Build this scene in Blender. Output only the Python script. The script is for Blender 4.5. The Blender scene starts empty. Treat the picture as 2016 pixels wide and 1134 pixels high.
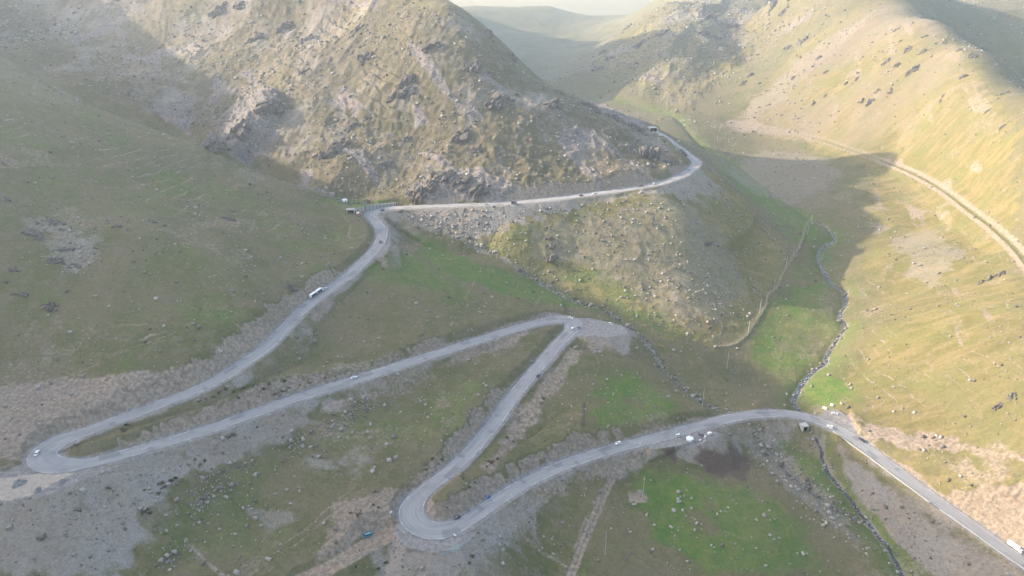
import bpy, bmesh, math, random
import numpy as np
from mathutils import Vector, Matrix, Euler
random.seed(7)
RNG = np.random.default_rng(11)
R = math.radians
scene = bpy.context.scene
COL = scene.collection

# ------------------------------------------------------------------ camera
CAMZ = 400.0
PITCH = R(23.0)
FPX = 1440.0                       # focal length in pixels of a 2016 wide frame
cam_data = bpy.data.cameras.new('camera')
cam = bpy.data.objects.new('camera', cam_data)
COL.objects.link(cam)
cam_data.sensor_width = 36.0
cam_data.lens = 36.0 * FPX / 2016.0
cam_data.clip_start = 1.0
cam_data.clip_end = 40000.0
cam.location = (0, 0, CAMZ)
cam.rotation_euler = (math.pi / 2 - PITCH, 0, 0)
scene.camera = cam
scene.render.resolution_x, scene.render.resolution_y = 1024, 576

# ------------------------------------------------------------------ light
SUN_AZ = np.array([-0.968, 0.25])          # horizontal direction towards the sun
SUN_AZ = SUN_AZ / np.linalg.norm(SUN_AZ)
SUN_EL = R(24.0)
world = bpy.data.worlds.new('World')
scene.world = world
world.use_nodes = True
wn = world.node_tree
sky = wn.nodes.new('ShaderNodeTexSky')
sky.sky_type = 'NISHITA'
sky.sun_disc = False
sky.sun_elevation = SUN_EL
sky.sun_rotation = math.atan2(SUN_AZ[0], SUN_AZ[1])
sky.air_density = 1.0
sky.dust_density = 2.0
bg = wn.nodes['Background']
bg.inputs['Strength'].default_value = 0.15
warm = wn.nodes.new('ShaderNodeMix'); warm.data_type = 'RGBA'; warm.blend_type = 'MULTIPLY'
warm.inputs[0].default_value = 1.0; warm.inputs[7].default_value = (1.07, 1.0, 0.93, 1)   # the camera's daylight balance
wn.links.new(sky.outputs[0], warm.inputs[6]); wn.links.new(warm.outputs[2], bg.inputs['Color'])
sun_data = bpy.data.lights.new('sun', 'SUN')
sun = bpy.data.objects.new('sun', sun_data)
COL.objects.link(sun)
sun_data.energy = 3.2
sun_data.angle = R(0.5)
sun_data.color = (1.0, 0.86, 0.68)
sd = Vector((SUN_AZ[0] * math.cos(SUN_EL), SUN_AZ[1] * math.cos(SUN_EL), math.sin(SUN_EL)))
sun.rotation_euler = sd.to_track_quat('Z', 'Y').to_euler()
sun.location = (-600, 300, 700)
scene.view_settings.view_transform = 'Standard'
scene.view_settings.look = 'None'
scene.view_settings.gamma = 1.0
scene.view_settings.exposure = 2.12
scene.render.engine = 'CYCLES'
scene.cycles.use_denoising = True
scene.cycles.denoising_prefilter = 'ACCURATE'
scene.cycles.denoising_quality = 'HIGH'
scene.cycles.max_bounces = 5
scene.cycles.diffuse_bounces = 2
scene.cycles.volume_bounces = 1
scene.cycles.transparent_max_bounces = 6

# ------------------------------------------------------------------ surveying helpers
SP, CP = math.sin(PITCH), math.cos(PITCH)
def slope(v):                      # fall of the sight line through image row v, per metre forward
    yc = (567.0 - v) / FPX
    return (-SP + yc * CP) / (CP + yc * SP)
def lat(u, v):                     # sideways metres per metre forward
    yc = (567.0 - v) / FPX
    return ((u - 1008.0) / FPX) / (CP + yc * SP)
def at_z(u, v, z):                 # z is relative to the camera
    y = z / slope(v)
    return (lat(u, v) * y, y, CAMZ + z)
def at_y(u, v, y):
    return (lat(u, v) * y, y, CAMZ + slope(v) * y)

# ------------------------------------------------------------------ noise
def _hash(ix, iy, seed):
    h = (ix.astype(np.int64) * 374761393 + iy.astype(np.int64) * 668265263 + seed * 974634777) & 0xFFFFFFFF
    h = ((h ^ (h >> 13)) * 1274126177) & 0xFFFFFFFF
    h = h ^ (h >> 16)
    return (h & 0xFFFF).astype(np.float32) / 65535.0
def vnoise(x, y, seed=0):
    x0 = np.floor(x); y0 = np.floor(y)
    fx = (x - x0).astype(np.float32); fy = (y - y0).astype(np.float32)
    ix = x0.astype(np.int64); iy = y0.astype(np.int64)
    fx = fx * fx * (3 - 2 * fx); fy = fy * fy * (3 - 2 * fy)
    a = _hash(ix, iy, seed); b = _hash(ix + 1, iy, seed)
    c = _hash(ix, iy + 1, seed); d = _hash(ix + 1, iy + 1, seed)
    return (a * (1 - fx) + b * fx) * (1 - fy) + (c * (1 - fx) + d * fx) * fy   # 0..1
def fbm(x, y, size, octaves=4, seed=0, gain=0.5):
    s = np.zeros(np.shape(x), np.float32); amp = 1.0; tot = 0.0; f = 1.0 / size
    for k in range(octaves):
        c, sn = math.cos(0.7 * k), math.sin(0.7 * k)
        s += amp * (vnoise((x * c - y * sn) * f + 17.3 * k, (x * sn + y * c) * f - 9.1 * k, seed + k) * 2 - 1)
        tot += amp; amp *= gain; f *= 2.03
    return s / tot
def ridged(x, y, size, octaves=4, seed=0):
    s = np.zeros(np.shape(x), np.float32); amp = 1.0; tot = 0.0; f = 1.0 / size
    for k in range(octaves):
        c, sn = math.cos(0.9 * k), math.sin(0.9 * k)
        n = 1 - np.abs(vnoise((x * c - y * sn) * f + 7.7 * k, (x * sn + y * c) * f + 3.3 * k, seed + k) * 2 - 1)
        s += amp * n * n; tot += amp; amp *= 0.5; f *= 2.1
    return s / tot
def sstep(a, b, x):
    t = np.clip((x - a) / (b - a), 0, 1)
    return t * t * (3 - 2 * t)

# ------------------------------------------------------------------ lines in the valley, surveyed from the air
ROAD = [(2075,1158,-313),(2000,1098,None),(1930,1047,None),(1850,990,None),(1780,938,None),(1720,893,None),(1672,858,None),(1625,834,None),
 (1585,821,-300),(1545,815,None),(1500,815,None),(1450,821,None),(1400,833,None),(1340,850,None),(1280,866,None),(1220,881,None),
 (1160,898,None),(1100,920,None),(1050,943,None),(1000,971,None),(955,1002,None),(918,1028,None),(880,1043,None),(845,1045,-281),
 (818,1030,None),(808,1008,-279.5),(818,985,None),(842,962,None),(880,932,None),(920,896,None),(950,862,None),(977,828,None),(1006,786,None),
 (1036,750,None),(1067,715,None),(1100,677,None),(1122,655,None),(1131,640,-263),(1118,630,None),(1088,630,None),(1050,638,None),
 (1000,652,None),(950,668,None),(880,690,None),(820,709,None),(760,729,None),(700,748,None),(640,766,None),(570,789,None),
 (500,814,None),(430,839,None),(370,858,None),(310,876,None),(250,893,None),(190,909,None),(140,917,None),(100,915,-239.5),
 (80,903,-238.8),(90,885,-238),(122,867,None),(170,850,None),(230,828,None),(290,806,None),(350,783,None),(400,763,None),(442,740,None),
 (482,714,None),(520,687,None),(550,658,None),(575,631,None),(602,604,None),(632,581,None),(662,560,None),(690,539,None),
 (716,515,None),(740,490,None),(752,466,-217),(749,448,None),(736,433,None),(730,422,-212),(748,413,None),(790,409,None),
 (850,406,None),(920,404,None),(1000,400,-206),(1080,393,None),(1150,384,None),(1220,375,None),(1290,363,None),(1335,349,None),
 (1362,333,None),(1371,319,-196),(1357,307,None),(1330,287,None),(1305,268,None),(1288,259,-190)]
def anchored(pts):                 # fill the missing heights by distance along the line
    z = [p[2] for p in pts]
    for _ in range(4):
        zz = np.array([np.nan if a is None else a for a in z], float)
        k = np.where(~np.isnan(zz))[0]
        guess = np.interp(np.arange(len(z)), k, zz[k]) if _ == 0 else cur
        P = np.array([at_z(p[0], p[1], g) for p, g in zip(pts, guess)])
        s = np.concatenate([[0], np.cumsum(np.hypot(np.diff(P[:, 0]), np.diff(P[:, 1])))])
        cur = np.interp(s, s[k], zz[k])
    return np.array([at_z(p[0], p[1], g) for p, g in zip(pts, cur)])
def resample(P, step, smooth=0):
    P = np.asarray(P, float)
    # Catmull-Rom through the points, then an even step
    out = []
    n = len(P)
    for i in range(n - 1):
        p0, p1, p2, p3 = P[max(i - 1, 0)], P[i], P[i + 1], P[min(i + 2, n - 1)]
        for t in np.linspace(0, 1, 12, endpoint=False):
            out.append(0.5 * ((2 * p1) + (-p0 + p2) * t + (2 * p0 - 5 * p1 + 4 * p2 - p3) * t * t + (-p0 + 3 * p1 - 3 * p2 + p3) * t ** 3))
    out.append(P[-1])
    out = np.array(out)
    s = np.concatenate([[0], np.cumsum(np.linalg.norm(np.diff(out, axis=0), axis=1))])
    m = max(2, int(s[-1] / step))
    ss = np.linspace(0, s[-1], m + 1)
    Q = np.stack([np.interp(ss, s, out[:, k]) for k in range(out.shape[1])], 1)
    for _ in range(smooth):
        Q[1:-1] = 0.25 * Q[:-2] + 0.5 * Q[1:-1] + 0.25 * Q[2:]
    return Q
road_ctrl = anchored(ROAD)
road_line = resample(road_ctrl, 1.5, 12)
_h = np.unwrap(np.arctan2(np.gradient(road_line[:, 1]), np.gradient(road_line[:, 0])))
_k = np.abs(np.gradient(_h)) / 1.5
for _ in range(3): _k = np.convolve(np.pad(_k, 6, mode='edge'), np.ones(13) / 13, 'valid')
_t = np.clip((_k - 0.018) / 0.04, 0, 1)
road_extra = 2.6 * _t * _t * (3 - 2 * _t)            # the hairpins are wider

MAIN_STREAM = anchored([(1815,1165,-331),(1790,1134,-328),(1760,1085,None),(1735,1050,None),(1700,1003,None),(1665,960,None),(1640,930,-315),(1618,895,None),(1602,868,None),
 (1590,842,-309),(1582,815,None),(1573,795,None),(1563,782,-306.5),(1580,752,None),(1600,725,None),(1625,710,None),(1634,685,None),(1660,655,None),
 (1665,630,None),(1655,612,None),(1666,590,None),(1663,570,None),(1640,552,None),(1625,535,None),(1617,515,None),(1612,497,None),(1622,482,None),
 (1645,467,-275),(1625,440,None),(1598,430,None),(1570,408,None),(1530,382,None),(1490,352,None),(1440,322,None),(1400,296,-249),(1370,272,None),
 (1352,250,-235),(1325,228,-229),(1270,210,-223),(1180,188,-217)])
main_line = resample(MAIN_STREAM, 3.0, 1)
SIDE_STREAM = anchored([(1690,1010,-320),(1640,985,None),(1590,950,None),(1540,905,-312),(1490,862,-307),(1440,818,-303),(1400,795,None),(1345,755,None),
 (1290,700,-280),(1245,645,None),(1195,607,-268),(1130,588,None),(1060,551,None),(1000,527,-251),(900,488,None),(840,466,-236),(790,447,-228),
 (735,408,-214),(690,398,-208),(640,383,-203),(560,345,-190),(470,305,-178),(400,278,-170),(300,238,-156),(200,206,-140),(100,163,-120),(0,113,-96),(-150,60,-60)])
side_line = resample(SIDE_STREAM, 3.0, 1)
CANAL = anchored([(1405,248,-236),(1450,246,None),(1500,252,None),(1560,262,None),(1620,277,None),(1680,297,None),(1740,318,None),(1800,343,None),(1850,371,None),
 (1900,408,None),(1950,446,None),(1990,482,None),(2016,512,-238),(2060,570,-239)])
canal_line = resample(CANAL, 2.0, 2)

# ------------------------------------------------------------------ height control points
CZ = [  # (u, v, z) z relative to the camera
 # left hill
 (60,828,-231),(0,770,-224),(0,700,-214),(150,720,-220),(300,700,-217),(200,600,-200),(0,500,-177),(0,400,-153),(0,300,-127),(100,400,-159),
 (400,600,-207),(520,600,-215),(400,450,-182),(250,450,-172),(400,350,-169),(250,330,-150),(600,450,-203),(600,520,-213),(660,440,-210),(680,480,-215),(500,420,-192),
 # between the hairpin legs
 (700,620,-235),(900,560,-241),(1000,590,-253),(850,620,-245),(780,540,-229),(900,510,-237),(1080,590,-260),(600,690,-239),
 (700,900,-269),(850,850,-268),(600,950,-270),(550,870,-260),(400,950,-258),(800,780,-262),(950,720,-262),
 (1100,800,-277),(1250,780,-284),(1200,700,-272),(1350,790,-291),(1050,870,-282),
 # foreground
 (0,1000,-246),(200,1000,-252),(0,1134,-262),(300,1134,-275),(500,1134,-283),(620,1134,-286),(700,1080,-282),(500,1030,-276),(300,1050,-266),
 (850,1134,-300),(1000,1080,-301),(1100,1134,-310),(1300,1134,-318),(1500,1134,-324),(1500,1050,-317),(1400,1000,-311),(1200,1000,-302),(1200,935,-298),(1400,900,-303),
 (1300,960,-306),(1620,1100,-326),(1650,1134,-329),
 # spur under the upper road
 (1100,480,-235),(1300,480,-237),(1350,430,-220),(1350,520,-252),(1340,590,-269),(1300,560,-262),(1300,425,-217),(1400,450,-245),(1450,550,-275),(1450,400,-243),(1200,540,-255),(1200,440,-222),(1000,450,-222),(1300,640,-277),(1400,620,-279),
 (1420,680,-291),(1510,590,-286),(1590,440,-266),(1560,500,-273),(1400,720,-291),(1480,760,-303),(1530,640,-293.5),(1560,700,-300.5),(1600,620,-292),(1380,370,-212),(1430,350,-236),
 # right hillside
 (1800,925,-304),(1900,950,-298),(2016,1000,-290),(2016,800,-266),(1850,800,-286),(1750,750,-291),(1700,640,-283),(1850,650,-262),(2016,600,-241),(1750,500,-266),(1850,500,-254),(1690,430,-267),
 (1700,370,-253),(1560,330,-249),(1650,850,-299),(1640,790,-303),(1700,800,-299),
]
CY = [  # (u, v, y) distance forward
 (0,130,775),(200,222,705),(400,292,722),(600,378,690),(100,180,735),(300,260,712),(500,338,706),
 # central mountain
 (600,300,785),(600,200,861),(600,100,965),(600,0,1078),(450,220,905),(450,100,1030),(300,150,960),(300,0,1167),(150,80,1100),(0,40,1180),(450,0,1120),
 (800,300,780),(800,200,838),(800,100,900),(800,2,985),(700,0,1040),(880,12,950),(950,58,935),(1000,103,925),(1060,160,930),(1130,188,935),(1200,228,960),(1262,245,985),
 (1000,300,766),(1000,200,830),(900,120,872),(900,250,800),(1150,300,783),(1150,230,838),(1250,300,800),(1250,335,768),(700,330,750),(1300,300,835),
 (700,150,905),
 # behind the spur
 (1300,215,1375),(1340,232,1310),(1150,180,1546),(1300,150,1494),(1300,60,1671),(1330,6,1807),(1200,120,1661),(1130,142,1640),(1240,80,1740),
 (1560,-20,2150),(1640,-25,2300),(1400,-20,2050),(1400,170,1450),(1480,112,1600),(1600,42,1850),(1700,0,2000),(1400,100,1600),(1450,30,1800),(1500,0,1950),
 # right hill
 (1500,200,1327),(1500,155,1404),(1600,100,1406),(1600,200,1254),(1700,200,1172),(1700,100,1315),(1700,30,1428),(1790,0,1470),
 (1850,200,1032),(1850,120,1150),(1950,300,835),(1950,220,925),(1840,42,1300),(1900,100,1140),(1950,170,995),(2016,260,810),(1780,280,1040),(1900,320,880),(2016,400,690),
 (2016,100,1480),(2016,0,1700),(1900,30,1560),
 # far ridge
 (920,20,2850),(1000,15,3000),(1080,14,3000),(1160,31,3050),(1250,31,2850),(1080,138,2050),(1050,75,2500),(1200,80,2400),(760,6,2700),(960,95,2250),
]
CW = [  # world x, y, z relative to the camera: ground outside or hidden from the frame
 (-600,640,-45),(-720,700,15),(-850,760,95),(-760,880,20),(-620,830,-45),(-700,480,0),(-560,300,-85),(-880,420,110),(-1000,250,140),(-800,100,20),(-480,150,-130),(-350,150,-215),
 (-1350,700,280),(-1400,1000,200),(-1600,400,230),(-1500,1500,180),
 (-420,60,-180),(-250,100,-270),(-100,150,-305),(0,0,-340),(200,0,-352),(100,200,-325),(250,200,-338),(330,120,-335),(-200,-200,-300),(-600,-200,-60),(200,-300,-365),(500,-200,-260),
 (420,220,-285),(500,300,-230),(600,450,-190),(450,100,-280),(700,250,-140),(800,0,-120),(560,700,-172),(640,640,-175),(700,500,-150),
 (-272,1217,25),(-370,1310,85),(-600,1400,110),(-720,1360,100),(-440,1530,30),(-600,1600,60),(-200,1330,-60),(-400,1400,20),(-300,1400,-20),
 (-300,1650,-30),(-60,1250,-140),(-40,1600,-200),(-150,1350,-90),(0,1100,-150),(60,1150,-190),(150,1100,-190),(120,1250,-216),(0,1450,-216),(60,1700,-225),(-100,1900,-225),(-130,1180,-85),
 (230,1000,-205),(260,1080,-228),(200,1150,-222),
 (850,1250,-200),(1000,1000,-240),(800,850,-205),(760,1000,-190),(900,1400,-190),(1250,1400,-80),(720,1560,25),(690,1690,60),(1400,1000,-150),(1300,700,-200),(1000,600,-200),(1500,1600,-60),
 (0,3600,-320),(900,3500,-100),(-900,3400,-100),(600,2600,0),(720,2150,40),(900,2100,60),(1200,2600,60),(2000,2200,120),(2500,800,100),(2500,3000,150),(-2200,2500,250),(-2000,800,200),(-2000,-300,150),(1800,-300,60),
 (-500,2400,20),(-250,2100,-110),(200,2700,-170),
]
# unseen ridges shaped to cast the shade, set on sun lines through its edge
for x, y, z, d in [(330,250,-320,1440),(318,290,-318,1440),(300,328,-316,1420),(257,375,-312,1390),(228,428,-306,1350),(215,503,-307,1330),(125,555,-278,1240),(82,588,-268,1190),(-98,650,-228,1010),(-338,800,-168,830),(-313,870,-142,840),(-400,960,-115,760),
                   (505,1058,-235,900),(263,1731,-139,1000),(364,1645,-140,1000),(440,1600,-146,1050),(71,2500,-172,1000),(250,2430,-178,1000),(-60,2650,-150,1000),(470,960,-253,740),(437,892,-262,640),(490,1010,-245,820)]:
    CW.append((x + d * SUN_AZ[0], y + d * SUN_AZ[1], z + d * math.tan(SUN_EL)))
ctrl = [at_z(*c) for c in CZ] + [at_y(*c) for c in CY] + [(x, y, CAMZ + z) for x, y, z in CW]
ctrl += [tuple(p) for p in road_ctrl[::2]] + [tuple(p) for p in MAIN_STREAM[::2]] + [tuple(p) for p in SIDE_STREAM[::2]] + [tuple(p) for p in CANAL[::2]]
ctrl = np.array(ctrl)
keep = []
for i in range(len(ctrl)):
    if all(np.hypot(*(ctrl[i, :2] - ctrl[j, :2])) > 5.0 for j in keep): keep.append(i)
ctrl = ctrl[keep]
SC = 500.0
def tps_k(d2):
    return 0.5 * d2 * np.log(d2 + 1e-12)
XY = ctrl[:, :2] / SC
n = len(XY)
A = np.zeros((n + 3, n + 3))
A[:n, :n] = tps_k(((XY[:, None] - XY[None]) ** 2).sum(2)) + np.eye(n) * 2e-5
A[:n, n] = 1; A[:n, n + 1:] = XY
A[n:, :n] = A[:n, n:].T
W = np.linalg.solve(A, np.concatenate([ctrl[:, 2], np.zeros(3)]))
def tps(x, y):
    x = np.ravel(x) / SC; y = np.ravel(y) / SC
    out = np.empty(len(x))
    for a in range(0, len(x), 20000):
        b = slice(a, a + 20000)
        d2 = (x[b, None] - XY[None, :, 0]) ** 2 + (y[b, None] - XY[None, :, 1]) ** 2
        out[b] = tps_k(d2) @ W[:n] + W[n] + W[n + 1] * x[b] + W[n + 2] * y[b]
    return out
GX0, GX1, GY0, GY1, GS = -2200.0, 2200.0, -400.0, 3700.0, 10.0
gx = np.arange(GX0, GX1 + GS, GS); gy = np.arange(GY0, GY1 + GS, GS)
GXX, GYY = np.meshgrid(gx, gy, indexing='ij')
GH = tps(GXX, GYY).reshape(GXX.shape)
GH = np.clip(GH, CAMZ - 420, CAMZ + 420)
def base_h(x, y):                  # smooth cubic lookup of the coarse survey
    fx = np.clip((x - GX0) / GS, 1, len(gx) - 3.001); fy = np.clip((y - GY0) / GS, 1, len(gy) - 3.001)
    ix = np.floor(fx).astype(int); iy = np.floor(fy).astype(int)
    tx = fx - ix; ty = fy - iy
    def w(t):
        return [-0.5 * t + t * t - 0.5 * t ** 3, 1 - 2.5 * t * t + 1.5 * t ** 3, 0.5 * t + 2 * t * t - 1.5 * t ** 3, -0.5 * t * t + 0.5 * t ** 3]
    wx, wy = w(tx), w(ty)
    s = 0
    for a in range(4):
        for b in range(4):
            s = s + wx[a] * wy[b] * GH[ix + a - 1, iy + b - 1]
    return s
# ------------------------------------------------------------------ terrain grid (a disc of rings around the survey point, finest in the valley)
QUICK = False
k_ = 2 if QUICK else 1
th = np.concatenate([np.linspace(-180, -46, 60, endpoint=False), np.linspace(-46, 46, 1150 // k_, endpoint=False), np.linspace(46, 180, 60)])
th = np.radians(th)
rr = np.concatenate([np.linspace(0.5, 235, 24, endpoint=False), np.geomspace(235, 1150, 960 // k_, endpoint=False), np.geomspace(1150, 3600, 240 // k_)])
NT, NR = len(th), len(rr)
TX = np.sin(th)[:, None] * rr[None]; TY = np.cos(th)[:, None] * rr[None]
TH = base_h(TX, TY)
def gidx(x, y):
    t = np.arctan2(x, y); r = np.hypot(x, y)
    return np.interp(t, th, np.arange(NT)), np.interp(r, rr, np.arange(NR))
def glook(F, x, y):
    a, b = gidx(np.asarray(x, float), np.asarray(y, float))
    a = np.clip(a, 0, NT - 1.001); b = np.clip(b, 0, NR - 1.001)
    i = a.astype(int); j = b.astype(int); s = a - i; t = b - j
    return (F[i, j] * (1 - s) + F[i + 1, j] * s) * (1 - t) + (F[i, j + 1] * (1 - s) + F[i + 1, j + 1] * s) * t
def dist_field(line, rad):
    """distance, height, signed side and arc length of the nearest point of a line, near it only"""
    D = np.full(TX.shape, 1e4, np.float32); Z = np.zeros(TX.shape, np.float32); S = np.zeros(TX.shape, np.float32); A = np.zeros(TX.shape, np.float32)
    d = np.diff(line[:, :2], axis=0); L = np.hypot(d[:, 0], d[:, 1]); s = np.concatenate([[0], np.cumsum(L)])
    for k in range(len(line) - 1):
        cx, cy = line[k, 0], line[k, 1]; r0 = math.hypot(cx, cy); t0 = math.atan2(cx, cy)
        if r0 < 20: continue
        da = (rad + L[k]) / r0
        i0, i1 = np.searchsorted(th, [t0 - da, t0 + da]); j0, j1 = np.searchsorted(rr, [r0 - rad - L[k], r0 + rad + L[k]])
        if i1 <= i0 or j1 <= j0: continue
        x = TX[i0:i1, j0:j1] - cx; y = TY[i0:i1, j0:j1] - cy
        t = np.clip((x * d[k, 0] + y * d[k, 1]) / (L[k] ** 2 + 1e-9), 0, 1)
        ex = x - t * d[k, 0]; ey = y - t * d[k, 1]
        dist = np.hypot(ex, ey)
        m = dist < D[i0:i1, j0:j1]
        D[i0:i1, j0:j1][m] = dist[m]
        Z[i0:i1, j0:j1][m] = (line[k, 2] + t * (line[k + 1, 2] - line[k, 2]))[m]
        S[i0:i1, j0:j1][m] = np.sign(d[k, 0] * y - d[k, 1] * x)[m]
        A[i0:i1, j0:j1][m] = (s[k] + t * L[k])[m]
    return D, Z, S, A
# ------------------------------------------------------------------ sight lines onto the survey, polygons on the ground
def hit(u, v, field=None, lo=180.0, hi=3500.0):
    F = TH if field is None else field
    u = np.atleast_1d(np.asarray(u, float)); v = np.atleast_1d(np.asarray(v, float))
    s = slope(v); l = lat(u, v)
    ys = np.geomspace(lo, hi, 900)
    X = l[:, None] * ys; Y = np.broadcast_to(ys, X.shape); Zr = CAMZ + s[:, None] * ys
    G = glook(F, X.ravel(), Y.ravel()).reshape(X.shape)
    below = Zr < G
    k = np.clip(np.argmax(below, axis=1), 1, None)
    idx = np.arange(len(u))
    a = (Zr - G)[idx, k - 1]; b = (G - Zr)[idx, k]
    t = np.clip(a / (a + b + 1e-9), 0, 1)
    y = ys[k - 1] + t * (ys[k] - ys[k - 1])
    x = l * y
    return np.stack([x, y, glook(F, x, y)], 1)
def poly_sd(P, margin=60.0):
    """signed distance (negative inside) of the ground grid to a polygon; far points get +margin"""
    P = np.asarray(P)[:, :2]
    x0, y0 = P.min(0) - margin; x1, y1 = P.max(0) + margin
    out = np.full(TX.shape, margin, np.float32)
    m = (TX > x0) & (TX < x1) & (TY > y0) & (TY < y1)
    x = TX[m]; y = TY[m]
    d = np.full(x.shape, 1e9); ins = np.zeros(x.shape, bool)
    for i in range(len(P)):
        ax, ay = P[i]; bx, by = P[(i + 1) % len(P)]
        ex, ey = bx - ax, by - ay
        t = np.clip(((x - ax) * ex + (y - ay) * ey) / (ex * ex + ey * ey + 1e-9), 0, 1)
        d = np.minimum(d, np.hypot(x - ax - t * ex, y - ay - t * ey))
        c = ((ay > y) != (by > y)) & (x < ex * (y - ay) / (ey if abs(ey) > 1e-9 else 1e-9) + ax)
        ins ^= c
    out[m] = np.where(ins, -d, d)
    return out
NLO = fbm(TX, TY, 30.0, 4, 5)
NMID = fbm(TX, TY, 9.0, 4, 15)
def patch(px, soft=4.0, rag=8.0, field=None, amount=1.0):
    P = hit([p[0] for p in px], [p[1] for p in px], field)
    sd = poly_sd(P, soft + rag + 25) + rag * (NMID + 0.8 * NLO)
    return amount * (1 - sstep(-soft, soft, sd))

NAT = TH.copy()
# V-shaped beds of the two streams and the canal ledge
dM, zM, sM, aM = dist_field(main_line, 45)
dS, zS, sS, aS = dist_field(side_line, 45)
TH = TH - 2.2 * np.exp(-(dM / 5.0) ** 2) - 2.0 * np.exp(-(dM / 14.0) ** 2)
far_up = sstep(690, 780, TY)
TH = TH - 1.6 * np.exp(-(dS / 4.0) ** 2) - 2.0 * np.exp(-(dS / 18.0) ** 2) - 11.0 * far_up * np.exp(-(dS / 26.0) ** 2)

# mountain relief: ribs and gullies of the stony faces
MTN = patch([(640,384),(560,335),(470,300),(400,272),(300,232),(200,196),(60,140),(60,30),(300,8),(450,8),(600,8),(700,8),(800,8),(878,16),(950,62),(1000,107),(1060,165),(1130,193),(1200,232),(1255,250),(1330,300),(1350,325),(1250,362),(1100,385),(950,394),(800,398)], 14, 14)
rear = np.zeros_like(TH)
for (x0, y0, rad) in ((-250, 1250, 320), (-650, 1350, 380), (0, 1130, 150), (120, 1060, 90)):
    rear = np.maximum(rear, 1 - sstep(rad * 0.6, rad, np.hypot(TX - x0, TY - y0)))
ROCKY = np.clip(np.maximum(MTN, rear), 0, 1)
FARM = patch([(1100,152),(1330,215),(1345,222),(1400,172),(1480,115),(1560,60),(1600,44),(1640,24),(1560,8),(1500,6),(1420,10),(1338,10),(1200,100)], 20, 14)
FARM = np.maximum(FARM, 1 - sstep(250, 420, np.hypot(TX - 620, TY - 1950)))
SPUR = patch([(800,425),(1000,412),(1200,392),(1345,350),(1420,370),(1500,430),(1560,480),(1510,580),(1440,650),(1400,672),(1290,665),(1200,607),(1100,566),(1000,520),(880,470)], 6, 10)
RHILL = patch([(1450,235),(1490,190),(1560,110),(1640,45),(1720,6),(1788,6),(1850,50),(1900,106),(1950,176),(2010,260),(2014,1090),(1850,960),(1700,850),(1640,790),(1690,640),(1690,480),(1720,330),(1600,285)], 12, 16)
LHILL = patch([(8,140),(200,226),(400,296),(600,382),(690,405),(735,440),(740,480),(690,530),(620,580),(560,640),(500,690),(420,740),(300,790),(150,840),(8,870)], 8, 10)
ed = np.hypot(TX, TY)
big = sstep(150, 260, ed)
ribs = ridged(TX * 0.85 - TY * 0.5, (TX * 0.5 + TY * 0.85) * 0.55, 70.0, 4, 31) - 0.42
TH = TH + (ROCKY * 8.0 + FARM * 15.0) * ribs
TH = TH + ROCKY * (2.2 * (ridged(TX * 0.8 + TY * 0.6, (TY * 0.8 - TX * 0.6) * 0.5, 24.0, 4, 77) - 0.4) + 1.1 * (ridged(TX, TY, 9.0, 3, 42) - 0.4) + 0.9 * fbm(TX, TY, 4.5, 2, 41)) * big
lz = (TH + 7 * NLO + 0.25 * TX) / 11.0; lz = lz - np.floor(lz)
TH = TH + ROCKY * sstep(0.0, 0.35, fbm(TX, TY, 55, 4, 171)) * 3.2 * (np.where(lz < 0.75, lz / 0.75, (1 - lz) / 0.25) - 0.5)
TH = TH + FARM * 5.0 * (ridged(TX, TY, 40.0, 4, 79) - 0.4)
TH = TH + (2.4 * fbm(TX, TY, 60.0, 4, 3) + 0.35 * fbm(TX, TY, 8.0, 3, 4) + 0.12 * fbm(TX, TY, 2.5, 2, 9)) * big
TH = TH + SPUR * (1.6 * (ridged(TX, TY, 22.0, 3, 91) - 0.4) + 0.35 * fbm(TX, TY, 4.0, 2, 14))
downhill = TX * 0.8 + TY * 0.3
TH = TH + RHILL * (3.2 * (ridged(TY * 0.95 - TX * 0.3, downhill * 0.22, 55.0, 3, 55) - 0.45) + 0.5 * fbm(TY * 0.95 - TX * 0.3, downhill * 0.2, 9.0, 3, 56))
TH = TH + sstep(1250, 2000, ed) * 14.0 * (ridged(TX, TY, 260.0, 4, 61) - 0.45) * (1 - FARM)
TH = TH + LHILL * 0.9 * fbm(TX, TY, 25.0, 3, 66)

big_crag = patch([(405,292),(430,252),(470,218),(520,188),(552,192),(550,218),(522,255),(482,292),(440,306)], 7, 5)
TH = TH + big_crag * (13 + 7 * ridged(TX, TY, 26, 4, 191))
# benches: road, lay-bys, canal ledge, dirt tracks
dR, zR, sR, aR = dist_field(road_line, 75)
fl_ = np.where(aR < 330, 0.35, 1 - 0.6 * RHILL)
flute = 1.15 + fl_ * 0.40 * (vnoise(aR / 6.0, sR * 3.0 + dR / 14.0, 8) - 0.5) + fl_ * 0.35 * (vnoise(aR / 2.2, dR / 6.0, 18) - 0.5)
HALF = 6.6 + np.interp(aR, np.arange(len(road_line)) * 1.5, road_extra)
e = np.clip(dR - HALF - 0.7 * NMID, 0, None)
uphill = (TH - zR > 0) & (dR < 74)
TH = TH + np.where(uphill, 3.6 * sstep(6.5, 13, dR) * (1 - sstep(18, 48, dR)) * (0.8 + 0.8 * NLO), 0)
before = TH.copy()
BENCH = dR < 74
TH = np.where(BENCH, np.clip(TH, zR - e * (0.80 + 0.12 * NLO), zR + e * flute), TH)
TH = TH - np.where(BENCH & (TH > before + 0.4), 0.8 * (vnoise(aR / 2.6, dR / 30.0 + sR * 9, 28) - 0.5) * sstep(2, 8, e), 0)
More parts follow.
